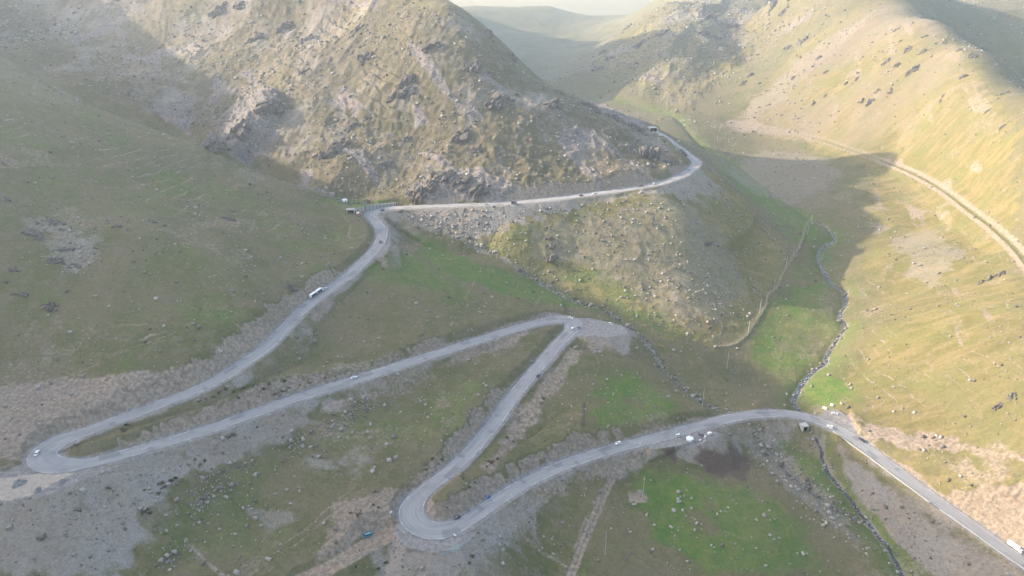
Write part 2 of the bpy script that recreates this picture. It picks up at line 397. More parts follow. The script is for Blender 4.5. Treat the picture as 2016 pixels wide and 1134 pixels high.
PADS = [
 ([(-60,925),(0,930),(60,912),(110,922),(180,922),(240,908),(190,930),(140,955),(90,975),(20,985),(-60,985)], -239.6),
 ([(1120,628),(1160,626),(1200,634),(1232,644),(1236,656),(1200,664),(1160,662),(1135,660),(1120,648)], -263.3),
 ([(1270,878),(1330,858),(1392,846),(1420,852),(1405,866),(1370,878),(1320,884),(1280,892)], -294.6),
 ([(1610,818),(1630,806),(1650,806),(1672,822),(1690,850),(1680,862),(1640,842)], -300.8),
 ([(782,1030),(800,1050),(850,1066),(900,1054),(940,1042),(905,1078),(850,1086),(800,1078),(770,1050)], -280.6),
 ([(730,430),(752,432),(768,452),(768,480),(755,500),(740,500),(748,470)], -216.6),
]
pad_sd = np.full(TX.shape, 80.0, np.float32)
for px, z in PADS:
    P = np.array([at_z(u, v, z) for u, v in px])
    sd = poly_sd(P, 60.0)
    ee = np.clip(sd + 0.8 * NMID, 0, None)
    zz = np.where(dR < 14, zR, CAMZ + z)
    m = (sd < 59) & (dR > HALF)
    TH = np.where(m, np.clip(TH, zz - 0.1 - ee * 0.72, np.maximum(zz - 0.1 + ee * flute, zz)), TH)
    pad_sd = np.minimum(pad_sd, sd)
cut = np.where(BENCH, before - TH, 0)
_cs = np.concatenate([[0], np.cumsum(np.hypot(np.diff(canal_line[:, 0]), np.diff(canal_line[:, 1])))])
_cd = canal_line[:, 2] - glook(TH, canal_line[:, 0], canal_line[:, 1])
dW, zW, sW, aW = dist_field(canal_line, 110)
TH = TH + np.where(dW < 109, np.interp(aW, _cs, _cd) * np.exp(-(dW / 42) ** 2), 0)
dC, zC, sC, aC = dist_field(canal_line, 22)
ec = np.clip(dC - 2.4, 0, None)
TH = np.where(dC < 21, np.clip(TH, TH * 0 + zC - ec * 0.75, zC + ec * 1.0) * (1 - sstep(14, 21, dC)) + TH * sstep(14, 21, dC), TH)
TH = TH - 0.5 * np.exp(-(dC / 1.5) ** 2)
TRACKS = [  # dirt tracks and footpaths: pixels, half width, strength
 ([(1268,884),(1240,905),(1212,930),(1196,960),(1178,1000),(1160,1040),(1140,1090),(1122,1140)], 2.6, 1.0, 'rut'),
 ([(1262,886),(1228,912),(1200,945),(1180,975),(1150,1030),(1132,1080)], 1.2, 0.7, 'line'),
 ([(790,1048),(755,1058),(715,1078),(680,1100),(640,1122),(590,1145)], 5.5, 1.0, 'gravel'),
 ([(1408,682),(1440,680),(1462,668),(1480,645),(1496,622),(1508,600),(1512,580),(1530,566),(1538,545),(1552,520),(1566,500),(1580,470),(1590,440),(1600,424)], 2.2, 0.9, 'path'),
 ([(60,800),(120,750),(200,712),(290,675),(350,652)], 0.9, 0.7, 'line'),
 ([(70,812),(140,762),(230,716),(330,668)], 0.7, 0.5, 'line'),
 ([(880,655),(905,610),(925,570),(942,540),(955,505)], 1.1, 0.6, 'line'),
 ([(545,1080),(610,1035),(670,980),(700,960)], 0.8, 0.6, 'line'),
 ([(560,1092),(620,1040),(690,985)], 0.8, 0.6, 'line'),
 ([(365,1060),(400,1100),(450,1140)], 1.3, 0.8, 'line'),
 ([(1020,1040),(1050,1075),(1090,1100),(1120,1120)], 1.6, 0.8, 'line'),
 ([(672,420),(690,440),(686,465),(700,470),(730,460)], 1.0, 0.7, 'line'),
 ([(830,500),(870,530),(940,560),(1010,590),(1080,620)], 0.9, 0.45, 'line'),
 ([(1700,840),(1780,870),(1850,905),(1930,960),(2010,1010)], 0.8, 0.5, 'line'),
 ([(1150,660),(1165,690),(1180,715),(1172,740)], 1.0, 0.7, 'line'),
 ([(1200,222),(1260,228),(1310,232),(1360,236),(1400,242),(1430,250),(1480,258)], 2.0, 0.9, 'line'),
 ([(1300,745),(1340,800),(1370,825)], 1.0, 0.6, 'line'),
]
TRK = np.zeros_like(TH); PATHM = np.zeros_like(TH)
track_lines = []
for px, hw, st, kind in TRACKS:
    P = hit([p[0] for p in px], [p[1] for p in px])
    L = resample(P, 2.0, 2); track_lines.append((L, hw, kind))
    d = dist_field(L, hw * 3 + 6)[0]
    if kind == 'rut':
        w = np.exp(-((d - 1.5) / 0.8) ** 2) + 0.35 * np.exp(-(d / 2.6) ** 2)
        TH = TH - 0.25 * np.exp(-(d / 2.5) ** 2)
    elif kind == 'gravel':
        w = 1 - sstep(hw * 0.7, hw * 1.3, d + 1.2 * NMID)
        z = dist_field(L, 24); zz = np.where(z[0] < 23, z[1], TH); ee = np.clip(z[0] - hw, 0, None)
        TH = np.where((z[0] < 23) & (dR > HALF + 1) & (pad_sd > 0.5), np.clip(TH, zz - ee * 0.7, zz + ee * 0.9), TH)
    elif kind == 'path':
        w = 0.75 * np.exp(-(d / 1.3) ** 2); PATHM = np.maximum(PATHM, st * np.exp(-(d / hw) ** 2))
        TH = TH + 0.7 * np.exp(-((d - 0.5) / 1.8) ** 2) 
    else:
        w = np.exp(-(d / hw) ** 2) * np.clip(0.75 + 0.7 * NMID, 0, 1)
    TRK = np.maximum(TRK, np.clip(st * w, 0, 1))

# openings let into the banks: the ground is dug out behind each portal
NICHES = {}
for key, (u, v), (dx, dy), w, dep in (('culvert', (1585.5, 848), (0.25, -0.97), 3.6, 5.0), ('underpass', (690.5, 419.5), (0.18, -0.98), 6.2, 6.0), ('tunnel', (1286.5, 259.5), (0.30, -0.95), 9.0, 8.0)):
    p = hit(u, v)[0]; n_ = math.hypot(dx, dy); dx, dy = dx / n_, dy / n_
    NICHES[key] = (p, (dx, dy))
    ax = (TX - p[0]) * dx + (TY - p[1]) * dy; ay = -(TX - p[0]) * dy + (TY - p[1]) * dx
    m = (np.abs(ay) < w / 2 + 0.3) & (ax > -dep) & (ax < 2.5)
    TH = np.where(m, np.minimum(TH, p[2] - 0.3 - 0.1 * np.abs(ax)), TH)
# ------------------------------------------------------------------ what covers the ground: soil, scree, lush grass, rock
cl = lambda a: np.clip(a, 0, 1)
lush = np.zeros_like(TH)
for px, am, so, rg in [
 ([(800,452),(860,478),(960,522),(1060,560),(1168,602),(1180,612),(1090,598),(1000,580),(930,560),(880,540),(830,500)], 1.25, 6, 7),
 ([(760,470),(830,500),(900,545),(960,590),(900,610),(800,570),(720,560),(700,520)], 0.55, 14, 14),
 ([(1170,745),(1225,725),(1290,760),(1330,800),(1290,830),(1200,856),(1150,850)], 0.9, 12, 14),
 ([(1230,922),(1310,912),(1400,945),(1500,965),(1600,1050),(1640,1134),(1400,1134),(1290,1060),(1235,1000)], 0.95, 14, 16),
 ([(1270,930),(1330,918),(1440,960),(1440,1010),(1350,1020),(1280,980)], 0.5, 14, 12),
 ([(1545,560),(1625,560),(1650,640),(1620,690),(1570,770),(1530,740),(1555,680)], 0.9, 7, 12),
 ([(1500,605),(1560,570),(1565,700),(1532,745),(1470,705)], 0.75, 6, 10),
 ([(1575,745),(1640,735),(1700,780),(1700,812),(1640,812),(1580,790)], 0.85, 6, 8),
 ([(1388,288),(1450,318),(1540,388),(1605,425),(1625,480),(1560,480),(1500,410),(1415,335)], 0.8, 8, 10),
 ([(630,392),(660,386),(785,397),(770,405),(690,408)], 1.0, 3, 3),
 ([(1690,82),(1720,55),(1765,40),(1745,62),(1710,84)], 0.62, 12, 12),
 ([(930,860),(1000,740),(900,740),(760,790),(640,850),(560,880),(700,880),(850,880)], 0.45, 14, 16),
 ([(330,960),(470,880),(600,850),(560,960),(640,1020),(600,1110),(300,1134),(270,1060)], 0.35, 14, 16),
 ([(1480,840),(1560,850),(1640,900),(1760,1010),(1800,1100),(1770,1134),(1700,1060),(1600,960),(1500,880)], 0.7, 8, 10),
 ([(1600,480),(1640,490),(1640,560),(1560,560),(1540,545),(1580,500)], 0.45, 8, 10),
 ([(1120,690),(1150,672),(1130,720),(1100,760)], 0.8, 4, 4),
 ([(1180,1100),(1200,1085),(1225,1060),(1210,1085),(1150,1134),(1130,1134)], 0.9, 3, 3),
 ([(1240,560),(1180,520),(1120,530),(1090,550),(1180,596),(1300,660),(1380,668),(1330,640)], 0.5, 5, 7),
 ([(880,430),(1010,440),(1080,430),(1060,480),(1000,500),(920,480)], 0.3, 8, 10),
]:
    lush = np.maximum(lush, patch(px, so, rg, amount=am))
lush = np.maximum(lush, LHILL * 0.42 * cl(0.4 + NLO)); lush = np.maximum(lush, 0.55 * np.exp(-(dM / 22) ** 2)); lush = np.maximum(lush, 0.35 * np.exp(-(dS / 14) ** 2))
scree = np.zeros_like(TH)
for px, am, so, rg in [
 ([(-60,950),(170,942),(330,892),(480,848),(600,815),(720,768),(735,780),(560,852),(420,922),(340,965),(290,1040),(250,1150),(-60,1150)], 1.0, 8, 12),
 ([(785,420),(880,411),(1000,409),(1130,399),(1060,425),(1000,452),(930,470),(870,455),(820,440)], 1.0, 5, 10),
 ([(1130,395),(1290,372),(1375,335),(1420,370),(1400,385),(1340,380),(1240,392),(1160,404)], 0.7, 4, 6),
 ([(1140,640),(1225,638),(1256,660),(1230,700),(1180,695),(1150,672)], 0.9, 4, 7),
 ([(1650,882),(1720,945),(1850,1050),(2016,1134),(1850,1150),(1760,1065),(1690,975)], 1.0, 4, 5),
 ([(575,890),(690,886),(745,912),(640,935),(590,925)], 0.5, 6, 12),
 ([(475,1000),(530,1005),(565,1020),(545,1062),(525,1030)], 0.5, 5, 10),
 ([(785,1070),(900,1066),(985,1003),(1060,985),(980,1075),(900,1150),(740,1150),(740,1100)], 0.8, 5, 8),
 ([(1000,455),(1150,420),(1340,400),(1440,470),(1480,560),(1430,640),(1330,640),(1220,570),(1130,520),(1060,500)], 0.40, 10, 14),
 ([(1750,470),(1840,450),(1900,500),(1840,560),(1790,540)], 0.45, 6, 12),
 ([(1420,330),(1500,290),(1640,310),(1660,350),(1560,400),(1480,380)], 0.4, 8, 12),
 ([(1560,120),(1700,30),(1760,10),(1660,90),(1560,180),(1480,240),(1450,230)], 0.45, 8, 16),
 ([(60,440),(150,440),(200,510),(120,530)], 0.5, 6, 12),
 ([(1440,850),(1540,870),(1620,960),(1720,1080),(1690,1090),(1590,1000),(1500,910)], 0.5, 4, 8),
]:
    scree = np.maximum(scree, patch(px, so, rg, amount=am))
streaks = cl(0.5 + 1.3 * fbm(TX * 0.95 - TY * 0.3, (TX * .3 + TY * .95) * 0.16, 12, 4, 130))
scree = np.maximum(scree, sstep(0.6, 2.0, -cut) * (dR < 45) * (0.74 - 0.5 * sstep(14, 45, dR)) * cl(0.72 + 1.0 * NMID + 0.9 * NLO))
scree = np.maximum(scree, ROCKY * cl(0.24 + 0.75 * fbm(TX, TY, 42, 5, 131, 0.6)))
scree = np.maximum(scree, FARM * cl(0.20 + 0.8 * fbm(TX, TY, 60, 5, 132, 0.6)))
scree = np.maximum(scree, 0.8 * np.exp(-(dS / 3.5) ** 2) * cl(0.5 + NMID)); scree = np.maximum(scree, 0.85 * np.exp(-(dM / 3.0) ** 2) * cl(0.75 + NMID) * (TY < 860))
soil = sstep(0.35, 1.2, cut) * (dR < 60) * cl(0.9 + 0.5 * NMID)
for px, am, so, rg in [
 ([(1675,818),(1780,850),(1900,870),(2016,885),(2060,920),(2016,915),(1900,890),(1800,885),(1720,865)], 0.8, 3, 8),
 ([(1580,690),(1615,672),(1640,690),(1600,715),(1560,712)], 0.35, 4, 8),
 ([(1625,560),(1650,590),(1645,625),(1610,620),(1600,590)], 0.35, 4, 8),
 ([(1520,690),(1560,660),(1560,700),(1530,730)], 0.3, 4, 8),
 ([(1430,238),(1480,232),(1510,250),(1560,262),(1500,262),(1440,256)], 0.9, 4, 6),
 ([(0,690),(0,840),(60,815),(120,760),(230,735),(120,730)], 0.35, 8, 10),
 ([(1140,660),(1175,668),(1178,700),(1160,690)], 0.8, 2, 3),
 ([(1225,960),(1260,965),(1290,985),(1260,995),(1235,990)], 0.8, 2, 4),
 ([(890,690),(960,668),(1040,650),(1010,680),(930,705),(890,712)], 0.7, 3, 6),
 ([(650,985),(720,985),(780,1010),(770,1040),(690,1080),(640,1110),(620,1134),(590,1134),(650,1060)], 0.7, 4, 7),
 ([(1000,1000),(1100,935),(1220,900),(1265,895),(1200,940),(1060,990)], 0.6, 3, 6),
 ([(-40,885),(0,765),(120,748),(230,735),(310,730),(400,718),(470,672),(540,640),(565,655),(480,715),(400,762),(300,800),(200,836),(100,868),(20,910)], 0.8, 3, 4),
 ([(300,855),(400,815),(470,780),(560,745),(650,725),(720,715),(800,700),(700,745),(570,785),(430,835),(330,868)], 0.5, 4, 7),
 ([(1120,680),(1150,690),(1090,785),(1035,865),(965,932),(940,915),(1000,835),(1060,745)], 0.62, 3, 6),
 ([(880,905),(940,850),(985,800),(960,800),(900,850),(850,900),(800,960),(700,985),(660,1010),(760,1010),(810,985)], 0.6, 3, 6),
 ([(620,800),(720,765),(830,725),(900,705),(1000,690),(900,720),(800,770),(700,800),(600,840),(560,840)], 0.45, 4, 7),
 ([(800,392),(815,362),(860,350),(900,372),(960,382),(1000,372),(1020,388),(940,395),(860,398)], 0.75, 3, 8),
 ([(1500,750),(1440,640),(1300,560),(1340,600),(1430,720)], 0.2, 6, 10),
]:
    soil = np.maximum(soil, patch(px, so, rg, amount=am))
soil = np.maximum(soil, RHILL * 0.62 * sstep(0.55, 0.9, streaks) * cl(0.5 + 1.5 * NLO)); soil = np.maximum(soil, 0.40 * sstep(0.25, 0.5, fbm(TX, TY, 48, 5, 181, 0.6)) * (1 - ROCKY))
ct = (TH + 2.5 * NLO) / 4.6; ct = np.abs(ct - np.round(ct)) * 4.6
graz = np.exp(-(ct / 0.32) ** 2) * sstep(0.02, 0.35, fbm(TX, TY, 60, 4, 301)) * np.clip(LHILL + RHILL + 0.5 * (1 - ROCKY - FARM - SPUR), 0, 1) * (cut < 0.3) * (ed < 1300)
soil = np.maximum(soil, 0.85 * graz * cl(0.7 + NMID))
TH = TH - 0.22 * graz
lush = lush * cl(0.78 + 0.9 * NLO + 0.5 * NMID)
soil = np.maximum(soil, TRK)
soil = np.maximum(soil, 0.85 * np.exp(-((dC - 4.5) / 2.2) ** 2) * (sC < 2))
dark = patch([(1312,893),(1345,884),(1400,868),(1452,884),(1482,905),(1462,940),(1420,945),(1360,925),(1325,915)], 7, 12)
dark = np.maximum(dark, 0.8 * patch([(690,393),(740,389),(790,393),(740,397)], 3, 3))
dark = np.maximum(dark, 0.75 * patch([(792,1076),(900,1072),(890,1092),(800,1096)], 2, 3))
dark = np.maximum(dark, 0.5 * np.exp(-(dM / 2.5) ** 2) * (TY < 860))
dry = cl(RHILL * 0.95 + 0.62 * ROCKY + 0.55 * FARM + 0.7 * SPUR + 0.12 + 0.45 * fbm(TX, TY, 90, 4, 140))
dry = np.maximum(dry, 0.75 * patch([(1600,835),(1700,850),(2016,1060),(2016,1140),(1850,1000),(1680,885)], 4, 8) )
dry = np.where(LHILL > 0.5, dry * 0.6 + 0.14, dry)
dry = cl(dry * (1 - 0.8 * np.exp(-(dM / 40) ** 2)))
mossy = cl(PATHM * cl(0.75 + NMID) + 0.8 * np.exp(-(dC / 1.8) ** 2) + 0.7 * patch([(1235,441),(1280,439),(1322,436),(1300,446),(1245,450)], 1.5, 1.5)
           + 0.75 * patch([(1580,770),(1530,745),(1500,690),(1520,640),(1545,580),(1600,560),(1655,600),(1660,660),(1640,720),(1590,750)], 6, 12) * cl(0.9 * NMID + .55) + 0.55 * np.exp(-((dR - 10.5) / 2.2) ** 2) * cl(0.2 + 2 * NLO) * (cut < 0.5))
gravel = 1 - sstep(-0.6, 0.9, np.minimum(pad_sd, dR - HALF) + 0.6 * NMID)
grav_light = patch([(-60,950),(0,940),(60,930),(110,926),(165,926),(120,950),(60,985),(-60,990)], 2, 3) * gravel
crag = np.zeros_like(TH)
crag = np.maximum(crag, patch([(790,398),(800,372),(850,352),(880,330),(940,330),(1000,356),(1020,384),(960,394),(860,399)], 4, 7))
crag = np.maximum(crag, big_crag); crag = np.maximum(crag, patch([(400,290),(440,240),(500,200),(550,190),(560,215),(540,260),(500,300),(440,300)], 5, 10))
crag = np.maximum(crag, 0.8 * patch([(1130,186),(1190,205),(1240,228),(1280,245),(1265,262),(1210,235),(1150,212)], 3, 4))
crag = np.maximum(crag, sstep(0.62, 0.78, ridged(TX * .8 + TY * .6, (TY * .8 - TX * .6) * .45, 60, 4, 150)) * ROCKY * 0.8)
crag = np.maximum(crag, sstep(0.62, 0.78, ridged(TX * .8 + TY * .6, (TY * .8 - TX * .6) * .45, 90, 4, 151)) * FARM * 0.7)
TH = TH + crag * 3.4 * (ridged(TX + 0.4 * TY, TY * 0.7, 13.0, 3, 160) - 0.35)
teal = 0.8 * patch([(935,1058),(905,1082),(860,1098),(838,1115),(850,1098),(880,1085),(915,1062)], 1.5, 2)
teal = np.maximum(teal, 0.45 * patch([(1165,628),(1180,628),(1182,636),(1168,634)], 2, 2))

pink = cl((RHILL * sstep(780, 1150, TY) + FARM * 0.6) * cl(0.62 + 0.9 * fbm(TX, TY, 80, 4, 195)) + 0.6 * patch([(1440,300),(1560,290),(1660,330),(1650,400),(1590,415),(1530,385),(1470,345)], 16, 26))
def grid_mesh(name, H):
    V = np.stack([TX, TY, H], 2).reshape(-1, 3).astype(np.float32)
    i, j = np.meshgrid(np.arange(NT - 1), np.arange(NR - 1), indexing='ij')
    a = (i * NR + j).ravel()
    F = np.stack([a, a + NR, a + NR + 1, a + 1], 1).astype(np.int32)
    me = bpy.data.meshes.new(name)
    me.vertices.add(len(V)); me.vertices.foreach_set('co', V.ravel())
    me.loops.add(F.size); me.loops.foreach_set('vertex_index', F.ravel())
    me.polygons.add(len(F)); me.polygons.foreach_set('loop_start', np.arange(0, F.size, 4, dtype=np.int32))
    me.polygons.foreach_set('use_smooth', np.ones(len(F), bool))
    me.update()
    return me
gme = grid_mesh('hillsides', TH)
for nm, ch in (('cover_a', (lush, scree, soil, dry)), ('cover_b', (dark, crag, mossy, gravel)), ('cover_c', (teal, grav_light, RHILL, ROCKY)), ('cover_d', (pink, pink, pink, pink))):
    at = gme.color_attributes.new(nm, 'FLOAT_COLOR', 'POINT')
    at.data.foreach_set('color', np.stack(ch, 2).reshape(-1).astype(np.float32))
ground = bpy.data.objects.new('hillsides', gme); COL.objects.link(ground)
ground['kind'] = 'structure'

# ------------------------------------------------------------------ materials
class NT_:
    def __init__(s, name):
        s.m = bpy.data.materials.new(name); s.m.use_nodes = True; s.t = s.m.node_tree; s.b = s.t.nodes['Principled BSDF']
        s.b.inputs['Roughness'].default_value = 0.92
        s.b.inputs['Specular IOR Level'].default_value = 0.15
    def n(s, kind, **kw):
        nd = s.t.nodes.new(kind)
        for k, v in kw.items(): setattr(nd, k, v)
        return nd
    def link(s, a, b): s.t.links.new(a, b)
    def pos(s):
        if not hasattr(s, '_p'): s._p = s.n('ShaderNodeNewGeometry').outputs['Position']
        return s._p
    def scaled(s, vec):
        v = s.n('ShaderNodeVectorMath', operation='MULTIPLY'); s.link(s.pos(), v.inputs[0]); v.inputs[1].default_value = vec
        return v.outputs[0]
    def noise(s, size, detail=4, rough=0.6, vec=None):
        nd = s.n('ShaderNodeTexNoise'); s.link(vec or s.pos(), nd.inputs['Vector'])
        nd.inputs['Scale'].default_value = 1.0 / size; nd.inputs['Detail'].default_value = detail; nd.inputs['Roughness'].default_value = rough
        return nd.outputs['Fac']
    def ramp(s, fac, lo, hi, a=0.0, b=1.0):
        nd = s.n('ShaderNodeMapRange'); nd.interpolation_type = 'SMOOTHSTEP'
        s.link(fac, nd.inputs['Value'])
        for k, v in zip(('From Min', 'From Max', 'To Min', 'To Max'), (lo, hi, a, b)): nd.inputs[k].default_value = v
        return nd.outputs['Result']
    def math(s, op, a, b):
        nd = s.n('ShaderNodeMath', operation=op)
        for k, x in enumerate((a, b)):
            if hasattr(x, 'links') or hasattr(x, 'is_linked'): s.link(x, nd.inputs[k])
            else: nd.inputs[k].default_value = x
        return nd.outputs[0]
    def mix(s, fac, a, b, mode='MIX'):
        nd = s.n('ShaderNodeMix', data_type='RGBA', blend_type=mode)
        for key, x in ((0, fac), (6, a), (7, b)):
            if isinstance(x, (int, float)): nd.inputs[key].default_value = x
            elif isinstance(x, tuple): nd.inputs[key].default_value = x + (1,) if len(x) == 3 else x
            else: s.link(x, nd.inputs[key])
        return nd.outputs[2]
    def attr(s, name):
        a = s.n('ShaderNodeAttribute', attribute_name=name)
        sp = s.n('ShaderNodeSeparateColor'); s.link(a.outputs['Color'], sp.inputs[0])
        return sp.outputs[0], sp.outputs[1], sp.outputs[2], a.outputs['Alpha']
    def color(s, c): s.link(c, s.b.inputs['Base Color'])
    def bump(s, h, dist, strength=1.0):
        nd = s.n('ShaderNodeBump'); s.link(h, nd.inputs['Height']); nd.inputs['Distance'].default_value = dist; nd.inputs['Strength'].default_value = strength
        s.link(nd.outputs[0], s.b.inputs['Normal'])
G = NT_('hill_ground')
lu, sc, so, dr = G.attr('cover_a')
da, cr, mo, gr = G.attr('cover_b')
te, gl, rh, rk = G.attr('cover_c')
n05 = G.noise(0.7, 3, 0.7); n2 = G.noise(2.2, 4, 0.65); n8 = G.noise(8, 5, 0.65); n30 = G.noise(34, 5, 0.6); n120 = G.noise(130, 4, 0.6)
streak = G.noise(7.0, 4, 0.6, G.scaled((0.25, 1.0, 0.25)))
fine = G.math('ADD', G.math('MULTIPLY', n05, 0.5), G.math('MULTIPLY', n2, 0.5))
olive = G.mix(G.ramp(n30, 0.35, 0.65), (0.094, 0.096, 0.038), (0.135, 0.114, 0.060))
olive = G.mix(G.ramp(n8, 0.50, 0.60, 0, 0.7), olive, (0.150, 0.122, 0.078))
tan_ = G.mix(G.ramp(streak, 0.4, 0.62), (0.132, 0.114, 0.038), (0.194, 0.150, 0.066))
tan_ = G.mix(G.ramp(n30, 0.42, 0.66, 0, 0.8), tan_, (0.130, 0.128, 0.045))
tan_ = G.mix(G.ramp(n8, 0.52, 0.72, 0, 0.6), tan_, (0.215, 0.162, 0.098))
stony = G.mix(G.ramp(n8, 0.4, 0.62), (0.088, 0.076, 0.040), (0.128, 0.106, 0.070))
tan_ = G.mix(rk, tan_, stony)
col = G.mix(G.ramp(G.math('ADD', dr, G.math('MULTIPLY', n8, 0.5)), 0.45, 1.05), olive, tan_)
green = G.mix(G.ramp(n8, 0.35, 0.65), (0.060, 0.122, 0.024), (0.112, 0.140, 0.035))
col = G.mix(G.ramp(G.math('ADD', lu, G.math('MULTIPLY', G.math('ADD', G.math('MULTIPLY', n8, 0.6), G.math('MULTIPLY', n2, 0.4)), 0.45)), 0.35, 0.95), col, green)
moss = G.mix(n2, (0.105, 0.118, 0.036), (0.165, 0.150, 0.062))
col = G.mix(G.ramp(G.math('ADD', mo, G.math('MULTIPLY', n2, 0.4)), 0.5, 0.9), col, moss)
scr = G.mix(G.ramp(n05, 0.35, 0.65), (0.222, 0.196, 0.166), (0.262, 0.232, 0.198))
scr = G.mix(G.ramp(n30, 0.4, 0.65, 0, 0.7), scr, (0.225, 0.178, 0.138))
mixn = G.math('ADD', G.math('MULTIPLY', n05, 0.25), G.math('ADD', G.math('MULTIPLY', n2, 0.25), G.math('MULTIPLY', n8, 0.5)))
col = G.mix(G.ramp(G.math('ADD', sc, mixn), 0.62, 1.3), col, scr)
earth = G.mix(G.ramp(n2, 0.35, 0.65), (0.190, 0.147, 0.110), (0.275, 0.215, 0.163))
earth = G.mix(G.ramp(n8, 0.5, 0.75, 0, 0.8), earth, (0.205, 0.180, 0.150))
col = G.mix(G.ramp(G.math('ADD', so, G.math('MULTIPLY', n2, 0.6)), 0.5, 1.05), col, earth)
rock = G.mix(G.ramp(n2, 0.35, 0.65), (0.105, 0.092, 0.088), (0.215, 0.185, 0.165))
rock = G.mix(G.ramp(n30, 0.5, 0.7, 0, 0.8), rock, (0.265, 0.195, 0.150))
col = G.mix(G.ramp(G.math('ADD', cr, G.math('MULTIPLY', n8, 0.5)), 0.55, 0.85), col, rock)
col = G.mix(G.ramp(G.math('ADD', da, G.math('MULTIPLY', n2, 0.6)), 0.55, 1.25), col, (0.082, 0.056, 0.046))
gra = G.mix(G.ramp(n2, 0.35, 0.65), (0.185, 0.175, 0.168), (0.245, 0.228, 0.210))
col = G.mix(gr, col, gra)
col = G.mix(G.ramp(G.math('ADD', gl, G.math('MULTIPLY', n2, 0.5)), 0.75, 1.25, 0, 0.85), col, (0.42, 0.35, 0.28))
col = G.mix(G.ramp(G.math('ADD', te, G.math('MULTIPLY', n2, 0.5)), 0.5, 0.95, 0, 0.8), col, (0.185, 0.235, 0.225))
col = G.mix(G.ramp(n120, 0.35, 0.65, 0.0, 0.25), col, (0.14, 0.11, 0.07))
pk, _, _, _ = G.attr('cover_d')
col = G.mix(G.ramp(G.math('ADD', pk, G.math('MULTIPLY', n8, 0.4)), 0.3, 1.3, 0, 0.6), col, (0.190, 0.148, 0.115))
tint = G.ramp(fine, 0.3, 0.7, 0.74, 1.22)
cmb = G.n('ShaderNodeCombineColor')
for k in range(3): G.link(tint, cmb.inputs[k])
col = G.mix(1.0, col, cmb.outputs[0], 'MULTIPLY')
G.color(col)
rough = G.math('ADD', G.math('MULTIPLY', n2, 1.0), G.math('MULTIPLY', n05, 0.45))
G.bump(rough, 0.45, 0.7)
gme.materials.append(G.m)
# ------------------------------------------------------------------ small mesh kit
def tag(o, label=None, cat=None, group=None, kind=None):
    for k, v in (('label', label), ('category', cat), ('group', group), ('kind', kind)):
        if v: o[k] = v
    return o
def link(name, me, mat=None, parent=None):
    o = bpy.data.objects.new(name, me); COL.objects.link(o)
    if mat and not me.materials: me.materials.append(mat)
    if parent: o.parent = parent
    return o
def empty(name, M, label, cat, group=None):
    o = bpy.data.objects.new(name, None); COL.objects.link(o); o.matrix_world = M; o.empty_display_size = 0.5
    return tag(o, label, cat, group)
class MB:
    def __init__(s): s.v = []; s.f = []
    def add(s, vs, fs):
        k = len(s.v); s.v += [tuple(p) for p in vs]; s.f += [tuple(i + k for i in f) for f in fs]; return s
    def box(s, x0, x1, y0, y1, z0, z1, tx=0.0, ty=0.0):
        vs = [(x0, y0, z0), (x1, y0, z0), (x1, y1, z0), (x0, y1, z0), (x0 + tx, y0 + ty, z1), (x1 - tx, y0 + ty, z1), (x1 - tx, y1 - ty, z1), (x0 + tx, y1 - ty, z1)]
        return s.add(vs, [(3, 2, 1, 0), (4, 5, 6, 7), (0, 1, 5, 4), (1, 2, 6, 5), (2, 3, 7, 6), (3, 0, 4, 7)])
    def tube(s, a, b, r0, r1=None, n=8):
        a, b = Vector(a), Vector(b); r1 = r0 if r1 is None else r1
        q = (b - a).to_track_quat('Z', 'Y'); vs = []
        for p, r in ((a, r0), (b, r1)):
            for k in range(n):
                t = 2 * math.pi * k / n; vs.append(p + q @ Vector((r * math.cos(t), r * math.sin(t), 0)))
        fs = [(k, (k + 1) % n, n + (k + 1) % n, n + k) for k in range(n)] + [tuple(range(n - 1, -1, -1)), tuple(range(n, 2 * n))]
        return s.add(vs, fs)
    def prism(s, prof, y0, y1, inset=None):
        """side outline (x, z) swept across y; inset[i] pulls a point in on both sides"""
        n = len(prof); ins = inset or [0] * n
        vs = [(x, y0 + i, z) for (x, z), i in zip(prof, ins)] + [(x, y1 - i, z) for (x, z), i in zip(prof, ins)]
        fs = [tuple(range(n)), tuple(range(2 * n - 1, n - 1, -1))] + [((k + 1) % n, k, n + k, n + (k + 1) % n) for k in range(n)]
        return s.add(vs, fs)
    def mesh(s, name, bevel=0.0):
        me = bpy.data.meshes.new(name); me.from_pydata(s.v, [], s.f); 
        bm = bmesh.new(); bm.from_mesh(me)
        bmesh.ops.recalc_face_normals(bm, faces=bm.faces)
        if bevel: bmesh.ops.bevel(bm, geom=list(bm.edges), offset=bevel, segments=2, affect='EDGES', clamp_overlap=True)
        bm.to_mesh(me); bm.free(); me.update(); return me
    def build(s, name, mat, parent=None, bevel=0.0): return link(name, s.mesh(name, bevel), mat, parent)
def flat(name, c, rough=0.6, spec=0.4, metal=0.0, wear=0.12, size=1.5, wearcol=(0.2, 0.17, 0.14)):
    M = NT_(name); M.b.inputs['Roughness'].default_value = rough; M.b.inputs['Specular IOR Level'].default_value = spec; M.b.inputs['Metallic'].default_value = metal
    f = M.ramp(M.noise(size, 4), 0.35, 0.8, 0, wear * 2)
    M.color(M.mix(f, c, wearcol)); return M.m
M_WHITE = flat('white_paint', (0.80, 0.80, 0.78), 0.35, 0.5)
M_BLUE = flat('blue_paint', (0.035, 0.10, 0.30), 0.3, 0.5)
M_TEAL = flat('teal_paint', (0.02, 0.22, 0.33), 0.3, 0.5)
M_DARK = flat('dark_paint', (0.035, 0.037, 0.045), 0.3, 0.5)
M_GREY = flat('grey_paint', (0.16, 0.165, 0.175), 0.35, 0.5)
M_MAROON = flat('maroon_paint', (0.12, 0.03, 0.028), 0.35, 0.5)
